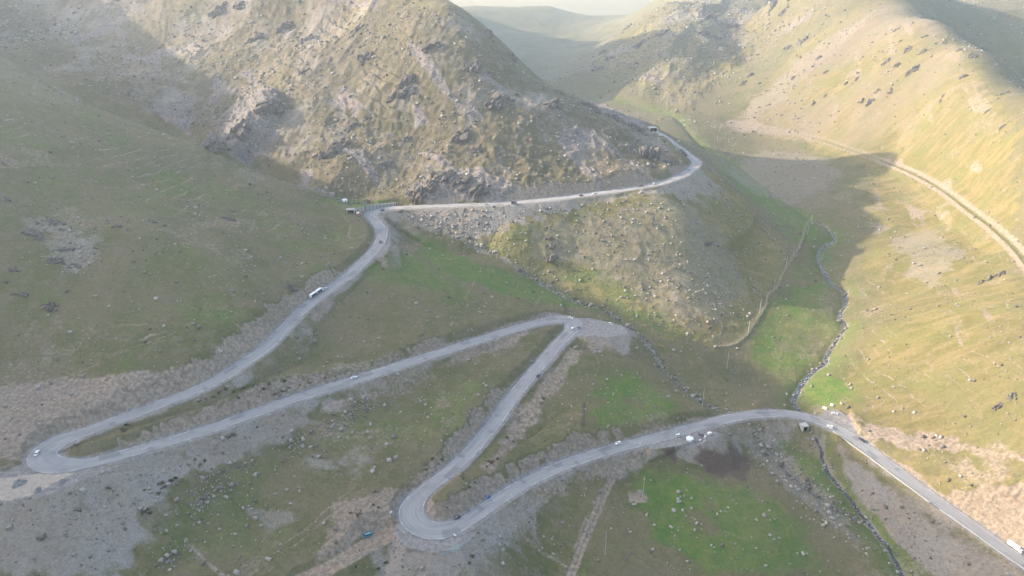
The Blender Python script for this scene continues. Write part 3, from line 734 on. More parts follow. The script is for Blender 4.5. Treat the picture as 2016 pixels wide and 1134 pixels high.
M_SILVER = flat('silver_paint', (0.55, 0.55, 0.56), 0.3, 0.5)
M_ORANGE = flat('rust_red_paint', (0.42, 0.13, 0.05), 0.4, 0.4)
M_GLASS = flat('dark_window_glass', (0.02, 0.024, 0.03), 0.08, 0.6, wear=0.02)
M_TYRE = flat('tyre_rubber', (0.02, 0.02, 0.02), 0.9, 0.2)
M_LAMP = flat('lamp_lens', (0.75, 0.74, 0.7), 0.15, 0.5, wear=0.02)
M_RED = flat('red_lens', (0.35, 0.02, 0.02), 0.2, 0.5, wear=0.02)
M_CANVAS = flat('white_canvas', (0.78, 0.77, 0.74), 0.8, 0.2, wear=0.10)
M_TARP = flat('dark_tarpaulin', (0.035, 0.04, 0.055), 0.6, 0.3)
M_CONC = flat('weathered_concrete', (0.40, 0.385, 0.36), 0.9, 0.2, wear=0.25, size=0.9)
M_CONCD = flat('stained_concrete', (0.27, 0.255, 0.24), 0.9, 0.2, wear=0.35, size=1.2, wearcol=(0.12, 0.10, 0.09))
M_HOLE = flat('painted_passage_shade', (0.03, 0.028, 0.027), 0.95, 0.1)  # near-black colour stands in for the shade inside the openings
M_STEEL = flat('galvanised_steel', (0.10, 0.10, 0.105), 0.6, 0.4, metal=0.3)
M_PORC = flat('insulator_glaze', (0.18, 0.11, 0.07), 0.3, 0.5)
M_BOARD = flat('white_sign_face', (0.78, 0.78, 0.76), 0.5, 0.4, wear=0.05)

# ------------------------------------------------------------------ the asphalt, its edge lines, the water
dl = np.diff(road_line[:, :2], axis=0); hd = np.unwrap(np.arctan2(dl[:, 1], dl[:, 0]))
def ribbon(line, offs, zoff, name, half=None):
    """strip mesh through the ground points: offs are sideways offsets (or fractions of half)"""
    L = np.asarray(line); t = np.gradient(L[:, :2], axis=0); t /= np.linalg.norm(t, axis=1)[:, None] + 1e-9
    nrm = np.stack([-t[:, 1], t[:, 0]], 1); n = len(L); m = len(offs)
    V = np.zeros((n, m, 3))
    for k, o in enumerate(offs):
        d = (half * o if half is not None else np.full(n, o))
        V[:, k, :2] = L[:, :2] + nrm * d[:, None]
        V[:, k, 2] = L[:, 2] + zoff
    i, j = np.meshgrid(np.arange(n - 1), np.arange(m - 1), indexing='ij'); a = (i * m + j).ravel()
    F = np.stack([a, a + m, a + m + 1, a + 1], 1)
    me = bpy.data.meshes.new(name); me.from_pydata(V.reshape(-1, 3).tolist(), [], F.tolist()); me.update()
    bm = bmesh.new(); bm.from_mesh(me)
    bmesh.ops.recalc_face_normals(bm, faces=bm.faces)
    if sum(f.normal.z for f in bm.faces) < 0: bmesh.ops.reverse_faces(bm, faces=bm.faces)
    bm.to_mesh(me); bm.free()
    at = me.color_attributes.new('lane', 'FLOAT_COLOR', 'POINT')
    sc_ = np.zeros((n, m, 4), np.float32); sc_[:, :, 0] = np.array(offs)[None]; sc_[:, :, 1] = np.arange(n)[:, None] * 1.5; sc_[:, :, 3] = 1
    at.data.foreach_set('color', sc_.ravel())
    return me
wob = 0.55 * (vnoise(np.arange(len(road_line)) / 2.5, np.zeros(len(road_line)), 70) - 0.5)
road_half = 4.75 + road_extra + wob
ROAD_M = NT_('worn_asphalt')
la, ls, _, _ = ROAD_M.attr('lane')
cmbv = ROAD_M.n('ShaderNodeCombineXYZ'); ROAD_M.link(ROAD_M.math('MULTIPLY', la, 5.0), cmbv.inputs[0]); ROAD_M.link(ROAD_M.math('MULTIPLY', ls, 0.06), cmbv.inputs[1])
band = ROAD_M.noise(1.4, 4, 0.6, cmbv.outputs[0])
patchn = ROAD_M.noise(14, 5, 0.65); fine_r = ROAD_M.noise(0.8, 3, 0.7)
rc = ROAD_M.mix(ROAD_M.ramp(band, 0.32, 0.68), (0.212, 0.205, 0.200), (0.278, 0.266, 0.254))
rc = ROAD_M.mix(ROAD_M.ramp(patchn, 0.52, 0.70, 0, 0.5), rc, (0.150, 0.145, 0.143))
rc = ROAD_M.mix(ROAD_M.ramp(fine_r, 0.58, 0.8, 0, 0.35), rc, (0.29, 0.27, 0.25))
edge_ = ROAD_M.math('ABSOLUTE', la, 0.0)
rc = ROAD_M.mix(ROAD_M.ramp(ROAD_M.math('ADD', edge_, ROAD_M.math('MULTIPLY', fine_r, 0.25)), 1.0, 1.17, 0, 0.7), rc, (0.22, 0.19, 0.16))
lane2 = ROAD_M.n('ShaderNodeCombineXYZ'); ROAD_M.link(ROAD_M.math('GREATER_THAN', la, 0.02), lane2.inputs[0]); ROAD_M.link(ROAD_M.math('MULTIPLY', ls, 0.045), lane2.inputs[1])
mend = ROAD_M.noise(1.0, 1, 0.4, lane2.outputs[0])
rc = ROAD_M.mix(ROAD_M.ramp(mend, 0.60, 0.615, 0, 0.55), rc, (0.135, 0.132, 0.134))
rc = ROAD_M.mix(ROAD_M.ramp(mend, 0.36, 0.345, 0, 0.4), rc, (0.30, 0.285, 0.265))
ROAD_M.color(rc); ROAD_M.b.inputs['Roughness'].default_value = 0.85
road_o = link('road', ribbon(road_line, [-1, -0.8, -0.5, -0.2, 0.2, 0.5, 0.8, 1], 0.16, 'road', road_half), ROAD_M.m)
tag(road_o, kind='structure')
LINE_M = NT_('worn_white_line')
LINE_M.color(LINE_M.mix(LINE_M.ramp(LINE_M.noise(6.0, 5, 0.7), 0.40, 0.54), (0.56, 0.55, 0.52), (0.26, 0.25, 0.245)))
for sg in (-1, 1):
    w = 0.16
    L = road_line.copy(); t = np.gradient(L[:, :2], axis=0); t /= np.linalg.norm(t, axis=1)[:, None]
    off = sg * (4.30 + road_extra)
    L[:, 0] += -t[:, 1] * off; L[:, 1] += t[:, 0] * off
    tag(link('road_edge_marking', ribbon(L, [-w, w], 0.19, 'road_edge_marking'), LINE_M.m), kind='structure')
WATER = NT_('stream_water')
wr = WATER.ramp(WATER.noise(1.6, 4, 0.7), 0.52, 0.68)
WATER.color(WATER.mix(wr, (0.028, 0.032, 0.030), (0.42, 0.44, 0.45)))
WATER.link(WATER.ramp(wr, 0, 1, 0.12, 0.6), WATER.b.inputs['Roughness'])
WATER.b.inputs['Specular IOR Level'].default_value = 0.5
WATER.bump(WATER.noise(0.8, 3), 0.25, 0.6)
wl = resample(MAIN_STREAM, 1.2, 1)
wl[:, 0] += 1.3 * (vnoise(np.arange(len(wl)) / 6.0, np.zeros(len(wl)), 81) - 0.5) * 2
wl[:, 1] += 1.3 * (vnoise(np.arange(len(wl)) / 6.0, np.ones(len(wl)) * 5, 82) - 0.5) * 2
wl[:, 2] = glook(TH, wl[:, 0], wl[:, 1])
dist_to_road = glook(dR, wl[:, 0], wl[:, 1])
for k in range(6): wl[1:-1, 2] = np.minimum(wl[1:-1, 2], 0.25 * wl[:-2, 2] + 0.5 * wl[1:-1, 2] + 0.25 * wl[2:, 2] + 0.05)
segs = []; cur_ = []
for p, d in zip(wl, dist_to_road):
    if d > 13 and p[1] < 850: cur_.append(p)
    elif len(cur_) > 4: segs.append(np.array(cur_)); cur_ = []
    else: cur_ = []
if len(cur_) > 4: segs.append(np.array(cur_))
for sgm in segs:
    hw = 0.75 + 0.9 * vnoise(np.arange(len(sgm)) / 4.0, np.zeros(len(sgm)), 85)
    tag(link('stream_water', ribbon(sgm, [-1, 0, 1], 0.35, 'stream_water', hw), WATER.m), kind='structure')
# ------------------------------------------------------------------ stones, boulders, crags, shrubs
def rock_shape(rng, n_planes=11, res=2, squash=(1, 1, 1), rough=0.05):
    """angular rock: a ball cut by random planes"""
    bm = bmesh.new(); bmesh.ops.create_icosphere(bm, subdivisions=res, radius=1.0)
    N = rng.normal(size=(n_planes, 3)); N /= np.linalg.norm(N, axis=1)[:, None]; D = rng.uniform(0.55, 0.92, n_planes)
    for v in bm.verts:
        d = np.array(v.co); d /= np.linalg.norm(d)
        c = N @ d; r = min(1.0, np.min(np.where(c > 0.05, D / np.maximum(c, 0.05), 9)))
        r *= 1 + rough * rng.normal() * 0.5
        v.co = Vector(d * r * np.array(squash))
    V = np.array([v.co[:] for v in bm.verts]); F = np.array([[l.vert.index for l in f.loops] for f in bm.faces]); bm.free()
    return V, F
STONE = NT_('field_stone')
rnd = STONE.n('ShaderNodeNewGeometry').outputs['Random Per Island']
sn = STONE.noise(0.9, 4, 0.7)
c0 = STONE.mix(STONE.ramp(rnd, 0.0, 1.0), (0.105, 0.092, 0.078), (0.330, 0.300, 0.258))
c0 = STONE.mix(STONE.ramp(sn, 0.45, 0.75, 0, 0.6), c0, (0.17, 0.145, 0.12))
STONE.color(c0); STONE.bump(sn, 0.3, 0.6)
CRAG = NT_('crag_rock')
cn = CRAG.noise(2.4, 5, 0.7); cb = CRAG.noise(9.0, 4, 0.6); cst = CRAG.noise(1.6, 4, 0.65, CRAG.scaled((0.5, 0.5, 1.8)))
cc = CRAG.mix(CRAG.ramp(cn, 0.35, 0.68), (0.075, 0.064, 0.060), (0.185, 0.160, 0.142))
cc = CRAG.mix(CRAG.ramp(cst, 0.55, 0.75, 0, 0.6), cc, (0.07, 0.058, 0.054))
cc = CRAG.mix(CRAG.ramp(cb, 0.55, 0.72, 0, 0.6), cc, (0.215, 0.165, 0.125))
nz = CRAG.n('ShaderNodeSeparateXYZ'); CRAG.link(CRAG.n('ShaderNodeNewGeometry').outputs['Normal'], nz.inputs[0])
cc = CRAG.mix(CRAG.ramp(CRAG.math('ADD', nz.outputs[2], CRAG.math('MULTIPLY', cn, 0.4)), 0.95, 1.2, 0, 0.7), cc, (0.13, 0.125, 0.065))
CRAG.color(cc); CRAG.bump(cn, 0.8, 0.8)

rng = np.random.default_rng(5)
area = np.abs(np.gradient(th)[:, None] * np.gradient(rr)[None] * rr[None])
inview = (np.abs(np.arctan2(TX, TY)) < R(45)) & (rr[None] > 240) & (rr[None] < 2100)
off_road = (dR > 7.0) & (pad_sd > -0.5) & (dM > 0.0)
clump = cl(0.25 + 2.2 * np.maximum(fbm(TX, TY, 26, 4, 201), 0)) 
foot = np.exp(-((-cut * 0 + dR - 24) / 10) ** 2) * (scree > 0.3)
lobe = patch([(430,850),(560,850),(700,780),(740,800),(640,880),(520,930),(430,1010),(380,1100),(330,1140),(270,1134),(300,1030),(360,950)], 6, 10)
dens = (0.010 + 0.030 * clump * (1 - 0.5 * lush) + 0.05 * scree * (1 - ROCKY) * (1 - FARM) * cl(0.4 + NLO + NMID) + 0.85 * lobe * cl(0.35 + 1.4 * NMID) + 0.10 * foot * cl(.4 + NMID)
        + ROCKY * 0.10 * cl(0.35 + 1.6 * NLO + .8 * NMID) + SPUR * 0.15 * cl(0.4 + 1.2 * NLO + NMID) + FARM * 0.022 + 0.36 * np.exp(-(dS / 4.5) ** 2) * (TY < 760) + 0.16 * np.exp(-(dM / 3.6) ** 2) * (TY < 850)
        + 0.22 * patch([(800,420),(1000,412),(1120,402),(1060,430),(960,470),(860,455)], 5, 8)
        + 0.12 * patch([(1440,850),(1560,880),(1640,970),(1740,1090),(1680,1090),(1580,1000),(1480,920)], 6, 8)
        + 0.10 * patch([(60,440),(150,430),(210,510),(150,540),(90,520)], 5, 10) + 0.03 * LHILL * cl(2 * fbm(TX, TY, 45, 3, 211)))
dens = dens * (1 - 0.85 * cl(soil) * (cut > 0.4)) * np.where(RHILL > 0.5, 0.45 + 0.9 * clump * (dens > 0.02), 1.0) * (1 - 0.8 * dark)
dens = np.where(off_road & inview, dens, 0)
wgt = (dens * area).ravel().astype(np.float64)
total = wgt.sum(); NST = int(min(230000, total)); print('stones', total, NST)
pick = np.searchsorted(np.cumsum(wgt) / total, rng.random(NST)); pick = np.clip(pick, 0, wgt.size - 1)
pi_, pj_ = np.unravel_index(pick, TX.shape)
sx = TX[pi_, pj_] + rng.uniform(-0.8, 0.8, NST); sy = TY[pi_, pj_] + rng.uniform(-0.8, 0.8, NST); sz = glook(TH, sx, sy)
rk_ = np.maximum(ROCKY, FARM)[pi_, pj_]; sp_ = SPUR[pi_, pj_]
size = 0.30 * (1 - rng.random(NST)) ** (-0.42); size = np.clip(size, 0.30, 1.5) * (1 + 0.35 * rk_ + 0.0 * sp_) * np.where(dS[pi_, pj_] < 6, 1.25, 1.0)
size = np.where(np.hypot(sx, sy) > 1300, size * 1.5, size) * (1 + 0.05 * lobe[pi_, pj_])
def block_shape():
    V = np.array([(x, y, z) for x in (-1, 1) for y in (-1, 1) for z in (-1, 1)], float) * np.array([.8, rng.uniform(.45, .75), rng.uniform(.4, .65)])
    V += rng.normal(size=V.shape) * 0.15
    Q = [(0, 1, 3, 2), (4, 6, 7, 5), (0, 4, 5, 1), (2, 3, 7, 6), (0, 2, 6, 4), (1, 5, 7, 3)]
    return V, np.array([t for q in Q for t in ((q[0], q[1], q[2]), (q[0], q[2], q[3]))])
protos = [block_shape() for _ in range(8)]
VV = []; FF = []; base = 0
for k, (V, F) in enumerate(protos):
    m = np.arange(NST) % 8 == k; c = m.sum()
    a = rng.uniform(0, 6.283, c); ca, sa = np.cos(a), np.sin(a); s = size[m]
    tz = rng.uniform(-.35, .35, c)
    P = np.repeat(V[None], c, 0) * s[:, None, None]
    x = P[:, :, 0] * ca[:, None] - P[:, :, 1] * sa[:, None]; y = P[:, :, 0] * sa[:, None] + P[:, :, 1] * ca[:, None]; z = P[:, :, 2] + x * tz[:, None]
    VV.append(np.stack([x + sx[m][:, None], y + sy[m][:, None], z + (sz[m] + s * 0.18)[:, None]], 2).reshape(-1, 3))
    FF.append((F[None] + (np.arange(c) * len(V))[:, None, None] + base).reshape(-1, 3)); base += c * len(V)
VV = np.concatenate(VV).astype(np.float32); FF = np.concatenate(FF).astype(np.int32)
me = bpy.data.meshes.new('scattered_stones')
me.vertices.add(len(VV)); me.vertices.foreach_set('co', VV.ravel()); me.loops.add(FF.size); me.loops.foreach_set('vertex_index', FF.ravel())
me.polygons.add(len(FF)); me.polygons.foreach_set('loop_start', np.arange(0, FF.size, 3, dtype=np.int32)); me.update()
tag(link('scattered_stones', me, STONE.m), kind='stuff')

def frame_at(p, yaw, lean=0.0, scale=(1, 1, 1)):
    return Matrix.Translation(Vector(p)) @ Matrix.Rotation(yaw, 4, 'Z') @ Matrix.Rotation(lean, 4, 'X') @ Matrix.Diagonal((*scale, 1))
def mesh_vf(name, V, F, mat):
    me = bpy.data.meshes.new(name); me.from_pydata(V.tolist(), [], F.tolist()); me.update(); me.materials.append(mat); return me
# boulders: each one an object
boulder_me = [mesh_vf('boulder', *rock_shape(rng, 12, 2, (1, rng.uniform(.7, .95), rng.uniform(.6, .85)), 0.05), STONE.m) for _ in range(7)]
BZ = [  # zone polygon, count, size range, label, group
 ([(1270,930),(1400,960),(1560,1000),(1660,1100),(1500,1130),(1320,1120),(1200,1040)], 46, (0.7, 1.7), 'pale boulder lying in the green pasture below the lowest road', 'boulders in the lower pasture'),
 ([(1470,850),(1560,870),(1640,960),(1740,1080),(1690,1110),(1580,1010),(1490,920)], 44, (0.7, 1.6), 'pale boulder in the rocky strip beside the lower stream', 'boulders beside the lower stream'),
 ([(900,760),(1000,700),(960,820),(860,900),(720,880),(640,860),(780,790)], 34, (0.6, 1.4), 'pale boulder on the grass between the two middle road legs', 'boulders between the middle road legs'),
 ([(1140,700),(1260,690),(1380,800),(1300,840),(1160,860),(1080,850)], 30, (0.6, 1.4), 'pale boulder on the green field above the lowest road', 'boulders on the field above the lowest road'),
 ([(60,300),(350,330),(600,420),(640,520),(420,620),(200,690),(30,660)], 34, (0.6, 1.5), 'grey boulder on the smooth grassy slope of the left hill', 'boulders on the left hill'),
 ([(1050,450),(1300,420),(1440,520),(1420,640),(1280,620),(1130,540)], 40, (0.8, 1.7), 'tan boulder on the stony spur below the upper road', 'boulders on the spur'),
 ([(330,960),(470,880),(600,930),(580,1060),(420,1110),(310,1100)], 40, (0.5, 1.1), 'pale boulder on dark grass beside the big grey scree', 'boulders by the grey scree'),
 ([(1000,990),(1180,930),(1170,1000),(1110,1100),(980,1120),(950,1080)], 20, (0.6, 1.5), 'pale boulder on the slope between lower hairpin and dirt track', 'boulders by the dirt track'),
]
for px, cnt, (s0, s1), lab, grp in BZ:
    us = [p[0] for p in px]; vs = [p[1] for p in px]; got = 0; tries = 0
    while got < cnt and tries < 4000:
        tries += 1
        u, v = rng.uniform(min(us), max(us)), rng.uniform(min(vs), max(vs)); c = False
        for i in range(len(px)):
            (ax, ay), (bx, by) = px[i], px[(i + 1) % len(px)]
            if (ay > v) != (by > v) and u < (bx - ax) * (v - ay) / (by - ay) + ax: c = not c
        if not c: continue
        p = hit(u, v)[0]
        if glook(dR, p[:1], p[1:2])[0] < 11 or glook(pad_sd, p[:1], p[1:2])[0] < 3: continue
        s = s0 * (1 - rng.random() * 0.93) ** -0.4; s = min(s, s1)
        o = bpy.data.objects.new('boulder', boulder_me[got % 7]); COL.objects.link(o)
        o.matrix_world = frame_at((p[0], p[1], p[2] + s * 0.22), rng.uniform(0, 6.28), rng.uniform(-.25, .25), (s * 1.1, s, s))
        tag(o, lab, 'boulder', grp); got += 1

# crags standing out of the slopes: each one a mesh of broken ledges
def crag_mesh(w, asp, seed):
    r = np.random.default_rng(seed); V_, F_ = [], []; b = 0
    n = int(11 + w * 0.4)
    for k in range(n):
        t = r.uniform(-0.5, 0.5); q = r.normal() * 0.16
        s = w * r.uniform(0.10, 0.24) * (1.15 - abs(t))
        V, F = rock_shape(r, 10, 3, (r.uniform(.9, 1.6), r.uniform(.45, .8), r.uniform(.6, 1.25)), 0.015)
        V = V * s; a = r.normal() * 0.35; lean = 0.5 + r.normal() * 0.2
        x = V[:, 0] * math.cos(a) - V[:, 1] * math.sin(a); y = V[:, 0] * math.sin(a) + V[:, 1] * math.cos(a); z = V[:, 2] + 0.35 * lean * x
        V_.append(np.stack([x + t * w, y + q * w * asp, z + s * 0.05], 1)); F_.append(F + b); b += len(V)
    return np.concatenate(V_), np.concatenate(F_)
ORD = ['first', 'second', 'third', 'fourth', 'fifth', 'sixth', 'seventh', 'eighth', 'ninth', 'tenth', 'eleventh', 'twelfth', 'thirteenth', 'fourteenth', 'fifteenth', 'sixteenth', 'seventeenth', 'eighteenth', 'nineteenth', 'twentieth']
ORD += ['twenty-' + o for o in ORD[:9]] + ['thirtieth'] + ['thirty-' + o for o in ORD[:9]] + ['fortieth']
CRAGS = {
 ('on the stony central mountain', 'crags of the central mountain'): [(800,160,17,35),(790,188,22,25),(770,190,9,25),(908,268,17,60),(660,292,20,40),(690,248,11,40),(720,233,9,30),(755,322,13,40),(938,292,9,40),(985,203,20,25),(880,342,17,40),(912,358,15,40),(935,378,14,30),(842,372,18,50),(818,380,13,60),(525,212,22,45),(465,262,24,50),(430,288,14,40),(600,80,16,30),(560,50,16,30),(500,75,18,30),(430,20,18,30),(470,10,14,25),(1090,206,14,30),(1240,290,8,40),(800,272,9,40),(640,302,14,40),(600,140,12,30),(720,110,14,30),(850,90,14,30),(700,60,16,30),(930,130,14,30)],
 ('on the spur crest beyond the upper road', 'crags of the spur crest'): [(1165,209,17,-25),(1212,234,17,-25),(1250,248,14,-25),(1322,318,13,40),(1342,300,11,50),(1010,112,13,-50),(960,66,14,-50),(1060,168,14,-50),(1100,180,12,-45)],
 ('on the grassy left hill', 'crags of the left hill'): [(100,434,10,0),(65,460,12,-10),(130,488,9,0),(112,512,10,-10),(148,522,8,0),(450,430,10,-10),(455,414,6,0),(572,565,8,0),(300,434,6,0),(232,444,7,0),(38,578,8,0),(100,602,9,0),(10,390,7,0),(28,530,7,0)],
 ('on the sunlit right hillside', 'crags of the right hillside'): [(1579,80,20,35),(1551,93,16,35),(1477,147,18,40),(1464,162,15,40),(1611,112,11,35),(1561,152,9,35),(1744,120,15,25),(1764,127,12,25),(1787,97,13,25),(1817,100,12,20),(1801,133,15,25),(1787,143,11,25),(1897,150,12,10),(1911,110,14,10),(1891,97,10,10),(1974,183,11,0),(1851,197,8,40),(1857,187,8,40),(1711,200,14,30),(1754,177,10,35),(1697,197,10,30),(1727,177,9,30),(1601,203,9,30),(1624,187,8,40),(1664,163,10,30),(1687,153,9,30),(1627,140,9,30),(1764,57,10,20),(1821,70,9,15),(1861,83,9,15),(1944,217,8,0),(1971,250,8,0),(1970,537,9,25),(1952,546,9,25),(1931,554,7,25),(1992,779,8,30),(1965,800,7,30)],
 ('on the far right mountain face', 'crags of the far mountain'): [(1394,33,26,20),(1441,50,20,20),(1387,63,18,20),(1521,13,20,20),(1544,20,16,20),(1411,74,16,20),(1179,133,20,35),(1202,113,16,35),(1259,87,20,35),(1305,63,18,35),(1235,53,16,20),(1185,103,14,35)],
}
for (where, grp), lst in CRAGS.items():
    lst = sorted(lst)
    for k, (u, v, w, ang) in enumerate(lst):
        p = hit(u, v + 2)[0]
        w *= 1.45 if 'mountain' in where or 'spur' in where else 1.15
        V, F = crag_mesh(w, 0.8, 1000 + int(u) * 7 + int(v))
        o = link('rock_outcrop', mesh_vf('rock_outcrop', V, F, CRAG.m))
        eps = 6.0
        gxx = (glook(TH, [p[0] + eps], [p[1]])[0] - glook(TH, [p[0] - eps], [p[1]])[0]) / (2 * eps)
        gyy = (glook(TH, [p[0]], [p[1] + eps])[0] - glook(TH, [p[0]], [p[1] - eps])[0]) / (2 * eps)
        nrm = Vector((-gxx, -gyy, 1)).normalized(); along = Vector((math.cos(R(ang)), math.sin(R(ang)), 0)); along = (along - nrm * along.dot(nrm)).normalized()
        o.matrix_world = Matrix.Translation(Vector(p) - nrm * w * 0.015) @ Matrix((along, nrm.cross(along), nrm)).transposed().to_4x4()
        tag(o, 'dark rock outcrop %s, %s from the left' % (where, ORD[k]), 'rock outcrop', grp)
for u, v, w, ang, lab in [(1274,300,27,60,'big rugged rock knob beside the bend of the upper road'),(1080,466,8,20,'topmost of three stacked rock ledges on the grassy spur'),(1084,484,9,15,'middle of three stacked rock ledges on the grassy spur'),(1086,506,12,35,'lowest and largest of three rock ledges on the grassy spur'),
                          (1392,478,9,-10,'low dark ledge on the stony spur, right of the steel pylon')]:
    p = hit(u, v + 4)[0]; V, F = crag_mesh(w, 1.3, int(u)); V[:, 2] = V[:, 2] * 1.35 + w * 0.08
    o = link('rock_outcrop', mesh_vf('rock_outcrop', V, F, CRAG.m)); o.matrix_world = frame_at(p, R(ang)); tag(o, lab, 'rock outcrop')

# shrubs on the cut banks
LEAF = NT_('shrub_leaf')
LEAF.color(LEAF.mix(LEAF.n('ShaderNodeNewGeometry').outputs['Random Per Island'], (0.030, 0.042, 0.016), (0.075, 0.085, 0.036)))
TWIG = flat('shrub_twig', (0.07, 0.05, 0.035), 0.9, 0.1)
def shrub_meshes(seed):
    r = np.random.default_rng(seed); V = []; F = []
    lobes = [(r.normal() * .45, r.normal() * .45, r.uniform(.35, .8), r.uniform(.3, .55)) for _ in range(6)]
    for k in range(420):
        lx, ly, lz, lr = lobes[r.integers(6)]
        d = r.normal(size=3); d /= np.linalg.norm(d); c = np.array([lx, ly, lz]) + d * lr * r.uniform(.5, 1.0)
        c[2] = max(c[2], .05); a, b = r.normal(size=3), r.normal(size=3); a /= np.linalg.norm(a); b -= a * (a @ b); b /= np.linalg.norm(b)
        s = r.uniform(.06, .13); n = len(V); V += [c - a * s, c + b * s * .6, c + a * s, c - b * s * .6]; F.append((n, n + 1, n + 2, n + 3))
    fol = bpy.data.meshes.new('foliage'); fol.from_pydata([tuple(p) for p in V], [], F); fol.materials.append(LEAF.m)
    m = MB()
    for lx, ly, lz, lr in lobes: m.tube((0, 0, -.2), (lx, ly, lz), .05, .02, 5)
    st = m.mesh('stem'); st.materials.append(TWIG); return fol, st
shr = [shrub_meshes(s) for s in range(4)]
SH = [('dark green shrub on the pale cut bank above the upper hairpin', 'shrubs above the upper hairpin', [(240,846),(250,838),(228,842),(246,850)]),
 ('dark green shrub scattered on the big grey scree slope', 'shrubs on the grey scree', [(321,952),(338,948),(285,966),(283,1010),(291,1004),(296,1012),(214,962),(325,960),(313,972),(384,905),(405,908),(394,916),(275,1003),(346,943)]),
 ('dark shrub on the bank between the two upper road legs', 'shrubs between the upper road legs', [(430,775),(445,768),(462,772),(480,765),(500,760),(520,768),(540,778),(556,772),(570,765),(590,760),(610,755),(640,745),(660,742),(680,738),(420,782),(405,786),(390,792),(470,785),(510,782),(530,757),(560,752)]),
 ('dark shrub on the grassy verge inside the upper hairpin', 'shrubs inside the upper hairpin', [(215,886),(205,892),(280,870),(150,880)]),
 ('dark shrub on the cut bank above the lower hairpin', 'shrubs above the lower hairpin', [(850,905),(862,915),(870,905),(840,925),(735,995),(745,1000),(690,1010),(705,1015),(880,1000)]),
 ('small dark shrub on the bank between the lower road legs', 'shrubs between the lower road legs', [(968,912),(980,905),(958,920),(935,950),(1000,862),(1010,870),(925,962),(1065,795),(1070,785)]),
 ('small dark shrub on the steep bank under the lower hairpin', 'shrubs under the lower hairpin', [(930,1095),(925,1110),(940,1050),(950,1065),(760,1110),(745,1120),(700,1118)])]
shrub_root = None
for lab, grp, lst in SH:
    for k, (u, v) in enumerate(lst):
        p = hit(u, v)[0]; s = rng.uniform(0.9, 1.9)
        if glook(dR, p[:1], p[1:2])[0] < 7.5: continue
        o = bpy.data.objects.new('shrub', None); COL.objects.link(o); o.matrix_world = frame_at(p, rng.uniform(0, 6.28), 0, (s * 1.2, s, s * .8)); tag(o, lab, 'shrub', grp)
        fo = bpy.data.objects.new('foliage', shr[k % 4][0]); COL.objects.link(fo); fo.parent = o
        st = bpy.data.objects.new('stem', shr[k % 4][1]); COL.objects.link(st); st.parent = o
# ------------------------------------------------------------------ vehicles
ROADXY = road_line[:, :2]
def on_road(u, v, flip=False, dz=0.2, surf=None):
    """a vehicle's place: ground point of a pixel, facing along the road"""
    p = hit(u, v)[0]
    k = int(np.argmin(((ROADXY - p[:2]) ** 2).sum(1))); k = min(max(k, 2), len(road_line) - 3)
    t = Vector(road_line[k + 2] - road_line[k - 2]).normalized()
    if flip: t = -t
    z = road_line[k, 2] + dz
    return pose((p[0], p[1], z), t)
def pose(p, t):
    t = Vector(t).normalized(); side = Vector((0, 0, 1)).cross(t).normalized(); up = t.cross(side)
    return Matrix.Translation(Vector(p)) @ Matrix((t, side, up)).transposed().to_4x4()
def on_ground(u, v, yaw, dz=0.0):
    p = hit(u, v)[0]; e_ = 1.5
    g = lambda a, b: float(glook(TH, [p[0] + a], [p[1] + b])[0])
    return Matrix.Translation((p[0], p[1], p[2] + dz)) @ Matrix.Rotation(yaw, 4, 'Z')
def wheels(root, xs, y, r, w=0.24):
    for x in xs:
        for s in (-1, 1):
            m = MB(); m.tube((x, s * (y - w), r), (x, s * y, r), r, r, 14)
            wh = m.build('wheel', M_TYRE, root)
            m = MB(); m.tube((x, s * (y - 0.02), r), (x, s * (y + 0.015), r), r * 0.58, r * 0.5, 10); m.build('rim', M_SILVER, wh)
BODIES = {  # side outlines, nose at +x
 'sedan': ([(2.15,.30),(2.22,.55),(2.10,.78),(1.05,.92),(-1.45,.98),(-2.1,.95),(-2.2,.55),(-2.12,.30)], [(1.0,.90),(.25,1.40),(-.85,1.42),(-1.6,.96)], 4.4),
 'suv': ([(2.15,.38),(2.25,.70),(2.12,.98),(1.15,1.08),(-2.1,1.10),(-2.25,.70),(-2.15,.38)], [(1.1,1.06),(.45,1.70),(-1.75,1.72),(-2.12,1.08)], 4.5),
 'van': ([(2.35,.38),(2.42,.80),(2.25,1.15),(-2.35,1.18),(-2.42,.75),(-2.38,.38)], [(2.2,1.13),(1.35,1.98),(-2.25,2.02),(-2.36,1.16)], 4.8),
 'pickup': ([(2.5,.42),(2.6,.75),(2.45,1.05),(1.35,1.14),(-2.5,1.08),(-2.62,.75),(-2.55,.42)], [(1.3,1.12),(.65,1.72),(-.65,1.74),(-.85,1.10)], 5.2),
}
